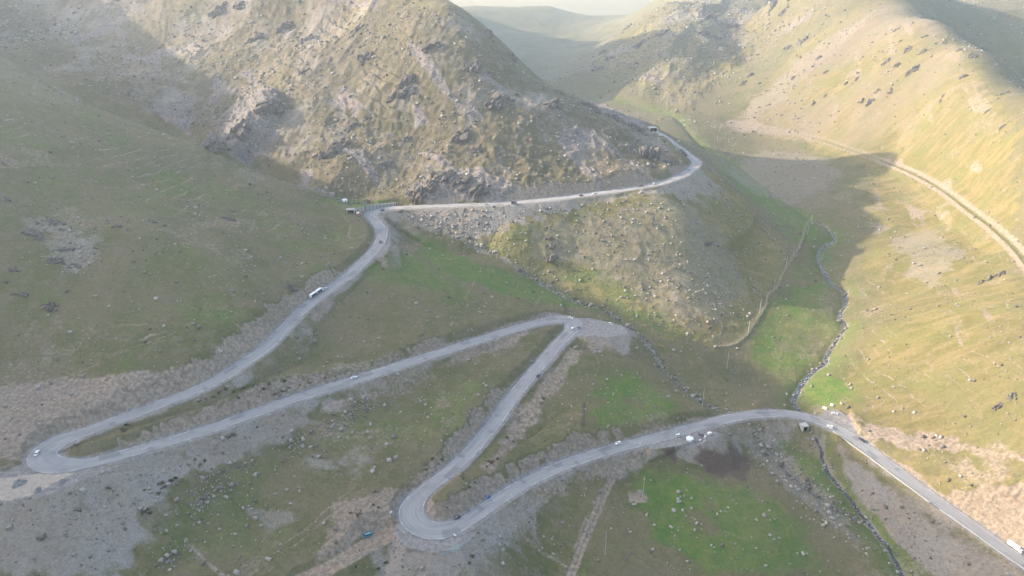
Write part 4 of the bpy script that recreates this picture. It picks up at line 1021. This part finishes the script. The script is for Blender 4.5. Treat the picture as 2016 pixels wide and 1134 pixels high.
def car(kind, paint, M, label, cat='car', roof_glass=None, s=1.0):
    lo, up, L = BODIES[kind]
    root = empty('parked_car' if cat == 'parked car' else kind if kind in ('van', 'pickup') else 'car', M @ Matrix.Scale(s, 4), label, 'van' if kind == 'van' else 'pickup' if kind == 'pickup' else 'car')
    hw = 0.90
    m = MB(); m.prism(lo, -hw, hw, [.05] * len(lo))
    b = m.build('body', paint, root, 0.06)
    # cabin: glass band, pillars and a painted roof
    m = MB(); m.prism(up, -hw + .06, hw - .06, [0, .16, .16, 0]); m.build('windows', M_GLASS, root)
    (x1, z1), (x2, z2) = up[1], up[2]
    m = MB(); m.prism([(x1 - .04, z1 - .07), (x1 - .06, z1 + .02), (x2 + .06, z2 + .02), (x2 + .02, z2 - .07)], -hw + .20, hw - .20); m.build('roof', paint, root)
    m = MB()
    for sgn in (-1, 1):
        for a, c in ((up[0], up[1]), ((0.5 * (up[0][0] + up[3][0]) - .1, .95), (0.5 * (x1 + x2) - .1, z1)), (up[3], up[2])):
            m.tube((a[0], sgn * (hw - .06), a[1]), (c[0], sgn * (hw - .22), c[1]), .05, .05, 5)
    m.build('pillar', paint, root)
    if kind == 'pickup':
        m = MB().box(-2.45, -.95, -.72, .72, 1.085, 1.10); m.build('load_bed', M_DARK, root)
    for sgn in (-1, 1):
        x = lo[1][0]
        MB().box(x - .10, x + .02, sgn * .62 - .17, sgn * .62 + .17, lo[1][1] + .02, lo[1][1] + .16).build('headlight', M_LAMP, root)
        x = lo[-2][0]
        MB().box(x - .02, x + .10, sgn * .66 - .14, sgn * .66 + .14, lo[-2][1] + .05, lo[-2][1] + .22).build('tail_light', M_RED, root)
    wheels(root, (1.35 * L / 4.4, -1.35 * L / 4.4), .90, .34)
    return root
car('sedan', M_WHITE, on_road(73, 894), 'white sedan rounding the left upper hairpin')
car('sedan', M_SILVER, on_road(641, 570), 'small silver white car just ahead of the long white truck')
car('sedan', M_WHITE, on_road(697, 745, True), 'white sedan alone on the long leg below the left hill')
car('sedan', M_DARK, on_road(1060, 741), 'dark car alone on the short leg between the two inner hairpins')
car('sedan', M_WHITE, on_road(1123, 627, True), 'white sedan at the top of the middle hairpin')
car('suv', M_WHITE, on_road(1127, 649), 'white off-road car on the inner lane at the middle hairpin')
car('suv', M_GREY, on_road(1139, 647, True), 'grey off-road car on the outer lane at the middle hairpin')
car('sedan', M_BLUE, on_road(960, 981), 'blue car climbing out of the lower hairpin')
car('sedan', M_DARK, on_road(900, 1021), 'dark grey car inside the bend of the lower hairpin')
car('suv', M_WHITE, on_road(1217, 875), 'white off-road car on the lowest leg left of the yurt')
car('suv', M_WHITE, on_road(1634, 842), 'white off-road car just past the stream culvert')
car('pickup', M_DARK, on_road(1696, 868, True), 'dark pickup on the sunlit road going down to the right')
car('sedan', M_MAROON, on_road(1144, 386), 'dark red car on the straight upper road')
car('sedan', M_WHITE, on_road(1171, 382), 'white car behind the dark red one on the upper road')
car('sedan', M_MAROON, on_road(1262, 367), 'brown car on the upper road before its bend')
car('suv', M_WHITE, on_road(1288, 363), 'white car close behind the brown car on the upper road')
car('sedan', M_SILVER, on_road(1357, 334), 'silver car in the sharp bend of the upper road')
car('sedan', M_DARK, on_road(753, 415), 'dark car passing below the concrete slab wall')
car('sedan', M_DARK, on_road(749, 477), 'dark car on the curve coming down from the road junction')
car('sedan', M_SILVER, on_road(958, 403), 'pale car left of the dark truck on the upper road')
car('van', M_TEAL, on_ground(723, 1056, R(205)), 'teal van parked with its tailgate up beside the gravel track')
car('sedan', M_WHITE, on_ground(1202, 638, R(120)), 'white car parked alone on the grey spoil pad', s=1.0)
for u, v, yaw, lab in [(1287, 261, 70, 'white car parked under the mouth of the road gallery'), (1293, 262, 40, 'white car parked right of the gallery mouth'), (1300, 267, 150, 'white car parked lowest on the gravel below the gallery'), (1336, 279, 20, 'white car alone on the dirt shelf far right of the gallery')]:
    car('suv', M_WHITE, on_ground(u, v, R(yaw)), lab)
car('van', M_WHITE, on_ground(1335, 859, R(20)), 'white van parked beside the yurt near the roadside pole', s=0.9)
car('sedan', M_WHITE, on_ground(1643, 815, R(-20)), 'white car parked in front of the two white trailers')

def truck(M, label, cabm, boxm, bl=8.5, trailer=False, s=1.0, bh=3.6, dark_side=None):
    root = empty('truck', M @ Matrix.Scale(s, 4), label, 'truck')
    x0 = bl / 2
    m = MB(); m.prism([(x0 + 2.3, .5), (x0 + 2.35, 1.5), (x0 + 2.05, 2.65), (x0 + .4, 2.75), (x0 + .4, .5)], -1.15, 1.15); m.build('cab', cabm, root, .07)
    m = MB(); m.prism([(x0 + 2.34, 1.55), (x0 + 2.39, 1.55), (x0 + 2.14, 2.48), (x0 + 2.08, 2.48)], -1.0, 1.0); m.build('windscreen', M_GLASS, root)
    for sgn in (-1, 1):
        MB().box(x0 + .9, x0 + 1.9, min(sgn * 1.13, sgn * 1.17), max(sgn * 1.13, sgn * 1.17), 1.6, 2.4).build('side_window', M_GLASS, root)
        MB().box(x0 + 2.3, x0 + 2.38, sgn * .8 - .2, sgn * .8 + .2, .75, .95).build('headlight', M_LAMP, root)
    MB().box(-x0, x0 + .3, -.5, .5, .55, .95).build('chassis', M_DARK, root)
    bx = MB().box(-x0, x0, -1.25, 1.25, 1.0, bh).build('cargo_box', boxm, root, .05)
    if dark_side: MB().box(-x0 + .1, x0 - .1, -1.275, -1.252, 1.05, bh - .5).build('side_panel', dark_side, bx)
    wheels(root, (x0 + 1.4, -x0 + 1.2, -x0 + 2.4), 1.2, .5, .34)
    if trailer:
        a, b = -x0 - 1.2 - 7.6, -x0 - 1.2
        tb = MB().box(a, b, -1.25, 1.25, 1.0, bh).build('trailer_box', boxm, root, .05)
        MB().box(a + .1, b - .1, -1.275, -1.252, 1.05, bh - .45).build('side_panel', dark_side, tb)
        MB().box(a - .022, a - .002, -.05, .05, 1.1, bh - .1).build('door_seam', M_GREY, tb)
        MB().box(a, -x0, -.35, .35, .6, .95).build('drawbar', M_DARK, root)
        wheels(root, (a + 1.2, a + 2.4, b - 1.2), 1.2, .5, .34)
    return root
Mx = on_road(628, 577)
truck(Mx, 'long white truck and trailer with dark sides climbing beside the left hill', M_WHITE, M_WHITE, 7.0, True, 0.84, 3.8, M_TARP)
truck(on_road(1994, 1078, True), 'white box truck at the bottom right end of the road', M_WHITE, M_WHITE, 8.5, s=0.8)
truck(on_road(1010, 402), 'dark truck on the straight upper road', M_DARK, M_TARP, 4.2, s=0.85, bh=3.0)
truck(pose(hit(705, 424)[0] + np.array([0, 0, .1]), (0.35, -0.93, 0)), 'orange truck with white box roof standing at the passage mouth', M_ORANGE, M_WHITE, 4.0, s=0.85)

# ------------------------------------------------------------------ poles and pylons
for u, v0, v1, lab in [
 (1589.3, 440, 463, 'slim pale pole standing farthest up the shaded stream valley'), (1562, 480.6, 503, 'slim pale pole beside the wall path, second from the valley head'),
 (1546.8, 504, 528, 'slim pale pole beside the wall path, third from the valley head'), (1524, 543, 568.6, 'slim pale pole where the mossy wall turns green in the sun'),
 (1495, 588.6, 618, 'slim pale pole on the upper bend of the mossy wall'), (1472, 630, 660.6, 'slim pale pole on the lower bend of the mossy wall'),
 (1430.8, 693, 725.6, 'slim pale pole on the shaded slope just below the mossy wall'), (1382, 766, 803, 'slim pale pole just above the cut bank of the lowest leg'),
 (1330, 848, 884, 'pale pole with crossarm on the layby beside the yurt'), (1265, 938, 982, 'pale pole on a bare earth mound in the green pasture'),
 (1191, 1044, 1092.6, 'pale pole at the bottom of the frame right of the dirt track'),
 (1370.6, 247, 259, 'thin dark pole on the far sunlit flat right of the gallery'), (1412, 263, 278, 'thin pole at the start of the canal ledge'), (1434, 272, 281, 'short thin pole on the meadow below the canal ledge')]:
    p = hit(u, v1)[0]; d = math.hypot(p[0], p[1])
    # height from the slant of the sight line through its top
    h = (CAMZ + slope(v0) * p[1]) - p[2]; h = max(6.0, min(h, 22.0))
    root = empty('utility_pole', Matrix.Translation(Vector(p) - Vector((0, 0, .3))) @ Matrix.Rotation(R(25), 4, 'Z'), lab, 'utility pole', 'utility poles along the valley')
    m = MB(); m.tube((0, 0, 0), (0.15, 0, h), .24, .15, 10); m.build('post', M_CONC, root)
    ca = MB().box(-1.05, 1.25, -.05, .05, h - .75, h - .62).build('crossarm', M_STEEL, root)
    for x in (-.95, 1.15):
        m = MB(); m.tube((x, 0, h - .62), (x, 0, h - .40), .05, .07, 6); m.build('insulator', M_PORC, ca)
    m = MB(); m.tube((.15, 0, h), (.15, 0, h + .25), .05, .07, 6); m.build('insulator', M_PORC, root)
def pylon(u, v0, v1, wide, label):
    p = hit(u, v1)[0]; h = min(24.0, max(12.0, (CAMZ + slope(v0) * p[1]) - p[2]))
    root = empty('steel_pylon', Matrix.Translation(Vector(p) - Vector((0, 0, .4))) @ Matrix.Rotation(R(12), 4, 'Z'), label, 'pylon')
    w0, w1 = wide, 0.35
    for sx_, sy_ in ((-1, -1), (1, -1), (1, 1), (-1, 1)):
        m = MB(); m.tube((sx_ * w0, sy_ * w0, 0), (sx_ * w1, sy_ * w1, h), .11, .07, 4); m.build('leg', M_STEEL, root)
    m = MB(); n = 8
    for k in range(n):
        a, b = k / n, (k + 1) / n; wa, wb = w0 + (w1 - w0) * a, w0 + (w1 - w0) * b
        q = [(-1, -1), (1, -1), (1, 1), (-1, 1)]
        for i in range(4):
            s0, s1 = q[i], q[(i + 1) % 4]
            m.tube((s0[0] * wa, s0[1] * wa, h * a), (s1[0] * wb, s1[1] * wb, h * b), .05, .05, 4)
            m.tube((s1[0] * wa, s1[1] * wa, h * a), (s0[0] * wb, s0[1] * wb, h * b), .05, .05, 4)
            m.tube((s0[0] * wb, s0[1] * wb, h * b), (s1[0] * wb, s1[1] * wb, h * b), .05, .05, 4)
    m.build('bracing', M_STEEL, root)
    for zf, ln in ((.98, 1.6), (.84, 2.4), (.70, 1.9)):
        m = MB(); z = h * zf
        for sg in (-1, 1):
            m.tube((0, -.3, z), (sg * ln, 0, z), .06, .05, 4); m.tube((0, .3, z), (sg * ln, 0, z), .06, .05, 4); m.tube((0, 0, z + .7), (sg * ln, 0, z), .05, .05, 4)
        arm = m.build('crossarm', M_STEEL, root)
        for sg in (-1, 1):
            m = MB(); m.tube((sg * ln, 0, z), (sg * ln, 0, z - .9), .07, .07, 6); m.build('insulator', M_PORC, arm)
pylon(1148, 792, 838, 0.9, 'dark lattice pylon on the green field inside the road loop')
pylon(1285, 417, 448, 1.9, 'splayed lattice pylon on the small grassy shelf of the spur')

# ------------------------------------------------------------------ walls, passages, parapets
def ray_at(u, v, y): return Vector(at_y(u, v, y))
def run(name, a, b, h, n, thick, label, cat, postw=0.7):
    """a wall of concrete slabs between two ground pixels"""
    A, B = Vector(hit(*a)[0]), Vector(hit(*b)[0]); d = B - A; L = math.hypot(d.x, d.y); t = Vector((d.x, d.y, 0)).normalized()
    M = Matrix.Translation(A) @ Matrix((t, Vector((0, 0, 1)).cross(t), Vector((0, 0, 1)))).transposed().to_4x4()
    root = empty(name, M, label, cat)
    for k in range(n):
        x = (k + .5) / n * L; z = d.z * (k + .5) / n
        MB().box(x - postw * L / n / 2, x + postw * L / n / 2, -thick / 2, thick / 2, z - 2.0, z + h, .04, .03).build('slab', M_CONC if k % 3 else M_CONCD, root)
    m = MB(); m.add([(0, thick * .2, -2), (L, thick * .2, d.z - 2), (L, thick * .2, d.z + h * .86), (0, thick * .2, h * .86), (0, thick * .7, -2), (L, thick * .7, d.z - 2), (L, thick * .7, d.z + h * .86), (0, thick * .7, h * .86)],
                    [(0, 1, 2, 3), (7, 6, 5, 4), (0, 4, 5, 1), (1, 5, 6, 2), (2, 6, 7, 3), (3, 7, 4, 0)])
    m.build('backing', M_CONCD, root)
    return root
run('slab_wall', (719, 411.5), (780, 405.5), 3.7, 26, 0.7, 'tall wall of upright concrete slabs beside the road junction', 'wall')
run('slab_wall', (697, 418.5), (717, 412.5), 3.2, 9, 0.7, 'short lower slab wall between the passage mouth and the tall wall', 'wall')
def passage(M, w, h, depth, label, cat, name, frame=0.7, slant=0.0):
    root = empty(name, M, label, cat)
    for s in (-1, 1):
        m = MB(); m.prism([(0, -1.5), (0, h), (-depth, h), (-depth, -1.5)], min(s * w / 2, s * (w / 2 + frame)), max(s * w / 2, s * (w / 2 + frame))); m.build('side_wall', M_CONC, root)
    MB().box(-depth, .15, -w / 2 - frame - .15, w / 2 + frame + .15, h + .003, h + frame).build('lintel', M_CONC, root)
    MB().box(-depth, -depth + .3, -w / 2 + .01, w / 2 - .01, -1.4, h - .01).build('shade_back', M_HOLE, root)  # black plate and sheets paint the passage's dark depth
    for s in (-1, 1): MB().box(-depth + .31, -.25, min(s * (w / 2 - .02), s * (w / 2 - .08)), max(s * (w / 2 - .02), s * (w / 2 - .08)), -1.4, h - .02).build('shade_lining', M_HOLE, root)
    MB().box(-depth + .31, -.25, -w / 2 + .1, w / 2 - .1, h - .12, h - .03).build('shade_ceiling', M_HOLE, root)
    return root
p, dd = NICHES['underpass']
passage(pose((p[0], p[1], p[2] - .2), (*dd, 0)), 6.2, 2.9, 5.5, 'dark concrete passage mouth beside the orange truck', 'underpass', 'underpass')
p, dd = NICHES['culvert']
passage(pose((p[0], p[1], p[2] - .4), (*dd, 0)), 3.4, 3.6, 4.8, 'square concrete culvert under the road where the stream passes', 'culvert', 'culvert')
p, dd = NICHES['tunnel']
gx_ = passage(pose((p[0], p[1], p[2] - .3), (*dd, 0)), 9.0, 4.8, 7.8, 'dark gallery mouth where the upper road enters the far hill', 'tunnel', 'tunnel_portal', 0.6)
for s in (-1, 1):
    m = MB(); m.add([(0, s * 5.1, 5.2), (0, s * 5.7, 5.2), (2.0, s * 7.6, -.5), (2.0, s * 7.0, -.5), (-1, s * 5.1, 5.2), (-1, s * 5.7, 5.2), (-1, s * 7.6, -.5), (-1, s * 7.0, -.5)],
                    [(0, 1, 2, 3), (4, 7, 6, 5), (0, 4, 5, 1), (1, 5, 6, 2), (2, 6, 7, 3), (3, 7, 4, 0)]); m.build('wing_wall', M_CONC, gx_)
def parapet(px, label):
    P = resample(np.array([hit(u, v)[0] for u, v in px]), 1.5); 
    V, F = [], []; t = np.gradient(P[:, :2], axis=0); t /= np.linalg.norm(t, axis=1)[:, None]
    for i in range(len(P)):
        n_ = np.array([-t[i, 1], t[i, 0]]) * .25
        for sx_, zz in ((-1, -.6), (-1, .75), (1, .75), (1, -.6)): V.append((P[i, 0] + sx_ * n_[0], P[i, 1] + sx_ * n_[1], P[i, 2] + zz))
        if i:
            a, b = 4 * (i - 1), 4 * i
            F += [(a + k, a + (k + 1) % 4, b + (k + 1) % 4, b + k) for k in range(4)]
    F += [(0, 1, 2, 3), (4 * len(P) - 1, 4 * len(P) - 2, 4 * len(P) - 3, 4 * len(P) - 4)]
    o = MB().add(V, F).build('parapet', M_CONC); tag(o, label, 'parapet')
parapet([(730, 421), (733, 427), (743, 433), (753, 437)], 'low pale parapet on the inside of the junction curve')
parapet([(763, 446), (763.5, 455), (762, 468), (757.5, 481)], 'low pale parapet along the outer edge of the curve below the junction')
parapet([(1640, 850), (1700, 893), (1760, 938), (1830, 990)], 'long low kerb wall on the valley side of the sunlit road')
parapet([(1850, 1004), (1920, 1053), (1985, 1100), (2030, 1130)], 'low kerb wall along the bottom right stretch of road')

# ------------------------------------------------------------------ yurts, trailers, signs, people
def yurt(u, v, r, h, label):
    M = on_ground(u, v, R(-60)); root = empty('yurt', M, label, 'yurt'); n = 20
    def ring(rad, z): return [(rad * math.cos(2 * math.pi * k / n), rad * math.sin(2 * math.pi * k / n), z) for k in range(n)]
    m = MB(); m.add(ring(r, -.4) + ring(r * .99, h), [(k, (k + 1) % n, n + (k + 1) % n, n + k) for k in range(n)] + [tuple(range(n, 2 * n))]); m.build('wall', M_CANVAS, root)
    rf = MB(); rings = [(r * 1.04, h - .05), (r * .86, h + .42), (r * .55, h + .85), (r * .2, h + 1.12)]
    vs = sum([ring(a, z) for a, z in rings], []); fs = []
    for q in range(3): fs += [(q * n + k, q * n + (k + 1) % n, (q + 1) * n + (k + 1) % n, (q + 1) * n + k) for k in range(n)]
    rf.add(vs, fs + [tuple(range(3 * n, 4 * n))]); ro = rf.build('roof', M_CANVAS, root)
    m = MB(); m.tube((0, 0, h + 1.1), (0, 0, h + 1.25), r * .17, r * .14, 12); m.build('crown', M_CONCD, ro)
    MB().box(r * .96, r * 1.02, -.45, .45, -.2, 1.5).build('door', M_MAROON, root)
    m = MB(); m.tube((r * .25, .3, h + .9), (r * .25, .3, h + 1.9), .07, .07, 6); m.build('stovepipe', M_STEEL, ro)
yurt(1358, 866, 2.5, 1.5, 'white yurt standing on the gravel layby below the road')
yurt(679, 396, 2.6, 1.5, 'white yurt on the small green meadow behind the junction')
def trailer(u, v, yaw, L, W, H, label):
    root = empty('trailer', on_ground(u, v, R(yaw), .1), label, 'trailer')
    m = MB(); m.prism([(L / 2, .55), (L / 2 + .15, H * .55), (L / 2 - .15, H), (-L / 2 + .15, H), (-L / 2, .55)], -W / 2, W / 2); m.build('body', M_WHITE, root, .08)
    for sg in (-1, 1): MB().box(-L * .25, L * .2, min(sg * (W / 2 - .01), sg * (W / 2 + .015)), max(sg * (W / 2 - .01), sg * (W / 2 + .015)), H * .55, H * .82).build('window', M_GLASS, root)
    m = MB(); m.tube((L / 2, 0, .5), (L / 2 + 1.3, 0, .45), .06, .06, 6); m.build('drawbar', M_STEEL, root)
    wheels(root, (-.2,), W / 2 - .05, .34)
trailer(1623, 806, -55, 3.3, 1.6, 1.9, 'longer white trailer nearer the road on the sunlit flat')
trailer(1637, 800, -50, 2.3, 1.6, 1.9, 'shorter white trailer on the grass behind the longer one')
trailer(1396.5, 856, 15, 2.6, 1.8, 2.0, 'small white cart on the edge of the layby right of the yurt')
M = on_ground(1380, 859, R(-25)); root = empty('market_stall', M, 'dark tarpaulin stall with white end right of the yurt', 'stall')
m = MB(); m.add([(-2, -1.1, 1.5), (2, -1.1, 1.5), (2, 0, 2.1), (-2, 0, 2.1), (2, 1.1, 1.5), (-2, 1.1, 1.5), (-2, -1.1, 1.44), (2, -1.1, 1.44), (2, 0, 2.04), (-2, 0, 2.04), (2, 1.1, 1.44), (-2, 1.1, 1.44)],
             [(0, 1, 2, 3), (3, 2, 4, 5), (9, 8, 7, 6), (11, 10, 8, 9), (0, 6, 7, 1), (4, 10, 11, 5), (0, 3, 9, 6), (3, 5, 11, 9), (1, 7, 8, 2), (2, 8, 10, 4)]); m.build('awning', M_TARP, root)
for x in (-1.9, 1.9):
    for y in (-1, 1):
        m = MB(); m.tube((x, y, -.4), (x, y, 1.47), .05, .05, 6); m.build('pole', M_STEEL, root)
MB().box(-1.5, 1.2, -.5, .5, -.3, .85).build('counter', M_CONCD, root)
MB().box(2.0, 3.4, -.9, .9, -.3, 1.2, .1, .1).build('white_screen', M_CANVAS, root)
M = on_ground(1378, 868, R(35)); root = empty('market_table', M, 'small white covered table in front of the tarpaulin stall', 'table')
MB().box(-.9, .9, -.45, .45, .72, .80).build('table_top', M_CANVAS, root)
for x in (-.8, .8):
    for y in (-.35, .35): MB().box(x - .04, x + .04, y - .04, y + .04, -.3, .72).build('leg', M_STEEL, root)
def sign(u, v, h, w, hh, yaw, label, name='road_sign', face=M_BOARD):
    root = empty(name, on_ground(u, v, R(yaw)), label, 'sign')
    for s in (-1, 1):
        m = MB(); m.tube((0, s * w * .3, -.4), (0, s * w * .3, h), .05, .05, 6); m.build('post', M_STEEL, root)
    MB().box(.055, .10, -w / 2, w / 2, h - hh, h).build('board', face, root)
sign(770, 1014, 2.8, 1.3, 1.5, -60, 'white road sign on the outside of the lower hairpin')
for u, v, lab in [(336, 866, 'white marker post on the inner verge below the upper hairpin'), (1006, 975, 'white marker post beside the middle of the lower curve'), (958, 1013, 'white marker post where the lower hairpin begins to straighten'), (1260, 874.5, 'white marker post by the road near the track junction'), (1408.5, 835, 'white marker post on the outer edge right of the layby'), (151, 948, 'leaning white marker post on the spoil rim of the upper hairpin')]:
    root = empty('marker_post', on_ground(u, v, R(-70)), lab, 'marker post')
    MB().box(-.14, .14, -.14, .14, -.3, 1.25, .03, .03).build('post', M_BOARD, root)
    MB().box(-.150, .150, -.150, .150, .82, 1.0).build('band', M_DARK, root)
root = empty('fallen_board', on_ground(896, 1054, R(30)) @ Matrix.Rotation(R(35), 4, 'Y'), 'broken white board lying tilted on the gravel of the lower hairpin', 'board')
MB().box(-1.3, 1.3, -.8, .8, .2, .32).build('board', M_BOARD, root)
for y in (-.5, .5): MB().box(-1.6, 1.1, y - .06, y + .06, .10, .197).build('batten', M_STEEL, root)

def person(u, v, yaw):
    """a standing figure in dark clothes: one skin grown over a skeleton"""
    J = [((0, 0, .95), .15), ((0, 0, 1.20), .16), ((0, 0, 1.42), .17), ((0, 0, 1.52), .07), ((.02, 0, 1.64), .105), ((.02, 0, 1.75), .085),
         ((0, .20, 1.42), .075), ((.03, .26, 1.15), .05), ((.12, .24, .92), .04), ((.14, .24, .84), .045),
         ((0, -.20, 1.42), .075), ((.02, -.26, 1.15), .05), ((.10, -.25, .92), .04), ((.12, -.25, .84), .045),
         ((0, .10, .88), .10), ((.03, .11, .50), .07), ((0, .12, .08), .05), ((.16, .13, .03), .045),
         ((0, -.10, .88), .10), ((-.02, -.11, .50), .07), ((-.05, -.12, .08), .05), ((.11, -.13, .03), .045)]
    E = [(0, 1), (1, 2), (2, 3), (3, 4), (4, 5), (2, 6), (6, 7), (7, 8), (8, 9), (2, 10), (10, 11), (11, 12), (12, 13), (0, 14), (14, 15), (15, 16), (16, 17), (0, 18), (18, 19), (19, 20), (20, 21)]
    me = bpy.data.meshes.new('person'); me.from_pydata([j[0] for j in J], E, []); o = link('person', me)
    sk = o.modifiers.new('skin', 'SKIN')
    for sv, (_, r_) in zip(me.skin_vertices[0].data, J): sv.radius = (r_, r_)
    me.skin_vertices[0].data[0].use_root = True
    ss = o.modifiers.new('subdivision', 'SUBSURF'); ss.levels = ss.render_levels = 1
    PM = NT_('dark_clothes_and_skin'); sp = PM.n('ShaderNodeSeparateXYZ'); tc = PM.n('ShaderNodeTexCoord'); PM.link(tc.outputs['Object'], sp.inputs[0])
    c_ = PM.mix(PM.ramp(sp.outputs[2], .93, .97), (.03, .035, .05), (.05, .05, .055)); c_ = PM.mix(PM.ramp(sp.outputs[2], 1.50, 1.53), c_, (.45, .30, .22)); PM.color(c_); me.materials.append(PM.m)
    o.matrix_world = on_ground(u, v, R(yaw), .03)
    m = MB(); m.tube((.0, 0, 1.66), (-.01, 0, 1.80), .125, .09, 10); m.build('hair', M_DARK, o)
    tag(o, 'person in dark clothes standing alone on the gravel track', 'person')
person(708, 1086, 160)

# spoil heaps on the pull-out of the upper hairpin
GRAV = NT_('heap_gravel'); gn = GRAV.noise(0.8, 4, 0.7)
GRAV.color(GRAV.mix(GRAV.ramp(gn, .35, .65), (0.15, 0.145, 0.14), (0.26, 0.24, 0.22))); GRAV.bump(gn, 0.3)
for k, (u, v, r_, h_, lab) in enumerate([(38, 953, 4.2, 2.2, 'grey gravel heap on the pale pull-out at the left frame edge'), (122, 950, 3.4, 1.6, 'dark grassy spoil mound below the upper hairpin'), (74, 966, 3.0, 1.3, 'small tan spoil heap below the grey gravel heap')]):
    V, F = [], []; nr, na = 7, 22; r2 = np.random.default_rng(60 + k)
    for i in range(nr + 1):
        for j in range(na):
            a = 2 * math.pi * j / na; q = i / nr
            rr_ = r_ * q * (1 + 0.22 * math.sin(2 * a + k) + 0.12 * math.sin(5 * a + 2 * k))
            V.append((rr_ * math.cos(a) * 1.25, rr_ * math.sin(a), h_ * (math.cos(q * math.pi) * 0.5 + 0.5) * (1 + 0.12 * r2.normal()) - 2.6 * q ** 3))
    for i in range(nr):
        for j in range(na): F.append((i * na + j, (i + 1) * na + j, (i + 1) * na + (j + 1) % na, i * na + (j + 1) % na))
    o = MB().add(V, F).build('gravel_heap', GRAV.m); o.matrix_world = on_ground(u, v, R(30 + 40 * k), 0.1); tag(o, lab, 'gravel heap')
# ------------------------------------------------------------------ the air of the valley
def build_haze():
    zs = TH[TY > -1e9]
    z0, z1 = float(zs.min()) - 1.5, max(float(zs.max()), CAMZ) + 6.0
    bm = bmesh.new(); bmesh.ops.create_cube(bm, size=1.0)
    for v in bm.verts: v.co = Vector((v.co.x * 7400, v.co.y * 7400, z0 + (v.co.z + 0.5) * (z1 - z0)))
    me = bpy.data.meshes.new('haze'); bm.to_mesh(me); bm.free()
    o = bpy.data.objects.new('haze', me); COL.objects.link(o); o['kind'] = 'stuff'
    m = bpy.data.materials.new('haze_air'); m.use_nodes = True; t = m.node_tree
    t.nodes.remove(t.nodes['Principled BSDF'])
    v = t.nodes.new('ShaderNodeVolumePrincipled')
    v.inputs['Color'].default_value = (0.82, 0.91, 1.0, 1)
    v.inputs['Density'].default_value = HAZE_DENSITY
    v.inputs['Anisotropy'].default_value = 0.70
    t.links.new(v.outputs[0], t.nodes['Material Output'].inputs['Volume'])
    me.materials.append(m)
HAZE_DENSITY = 0.00015
build_haze()
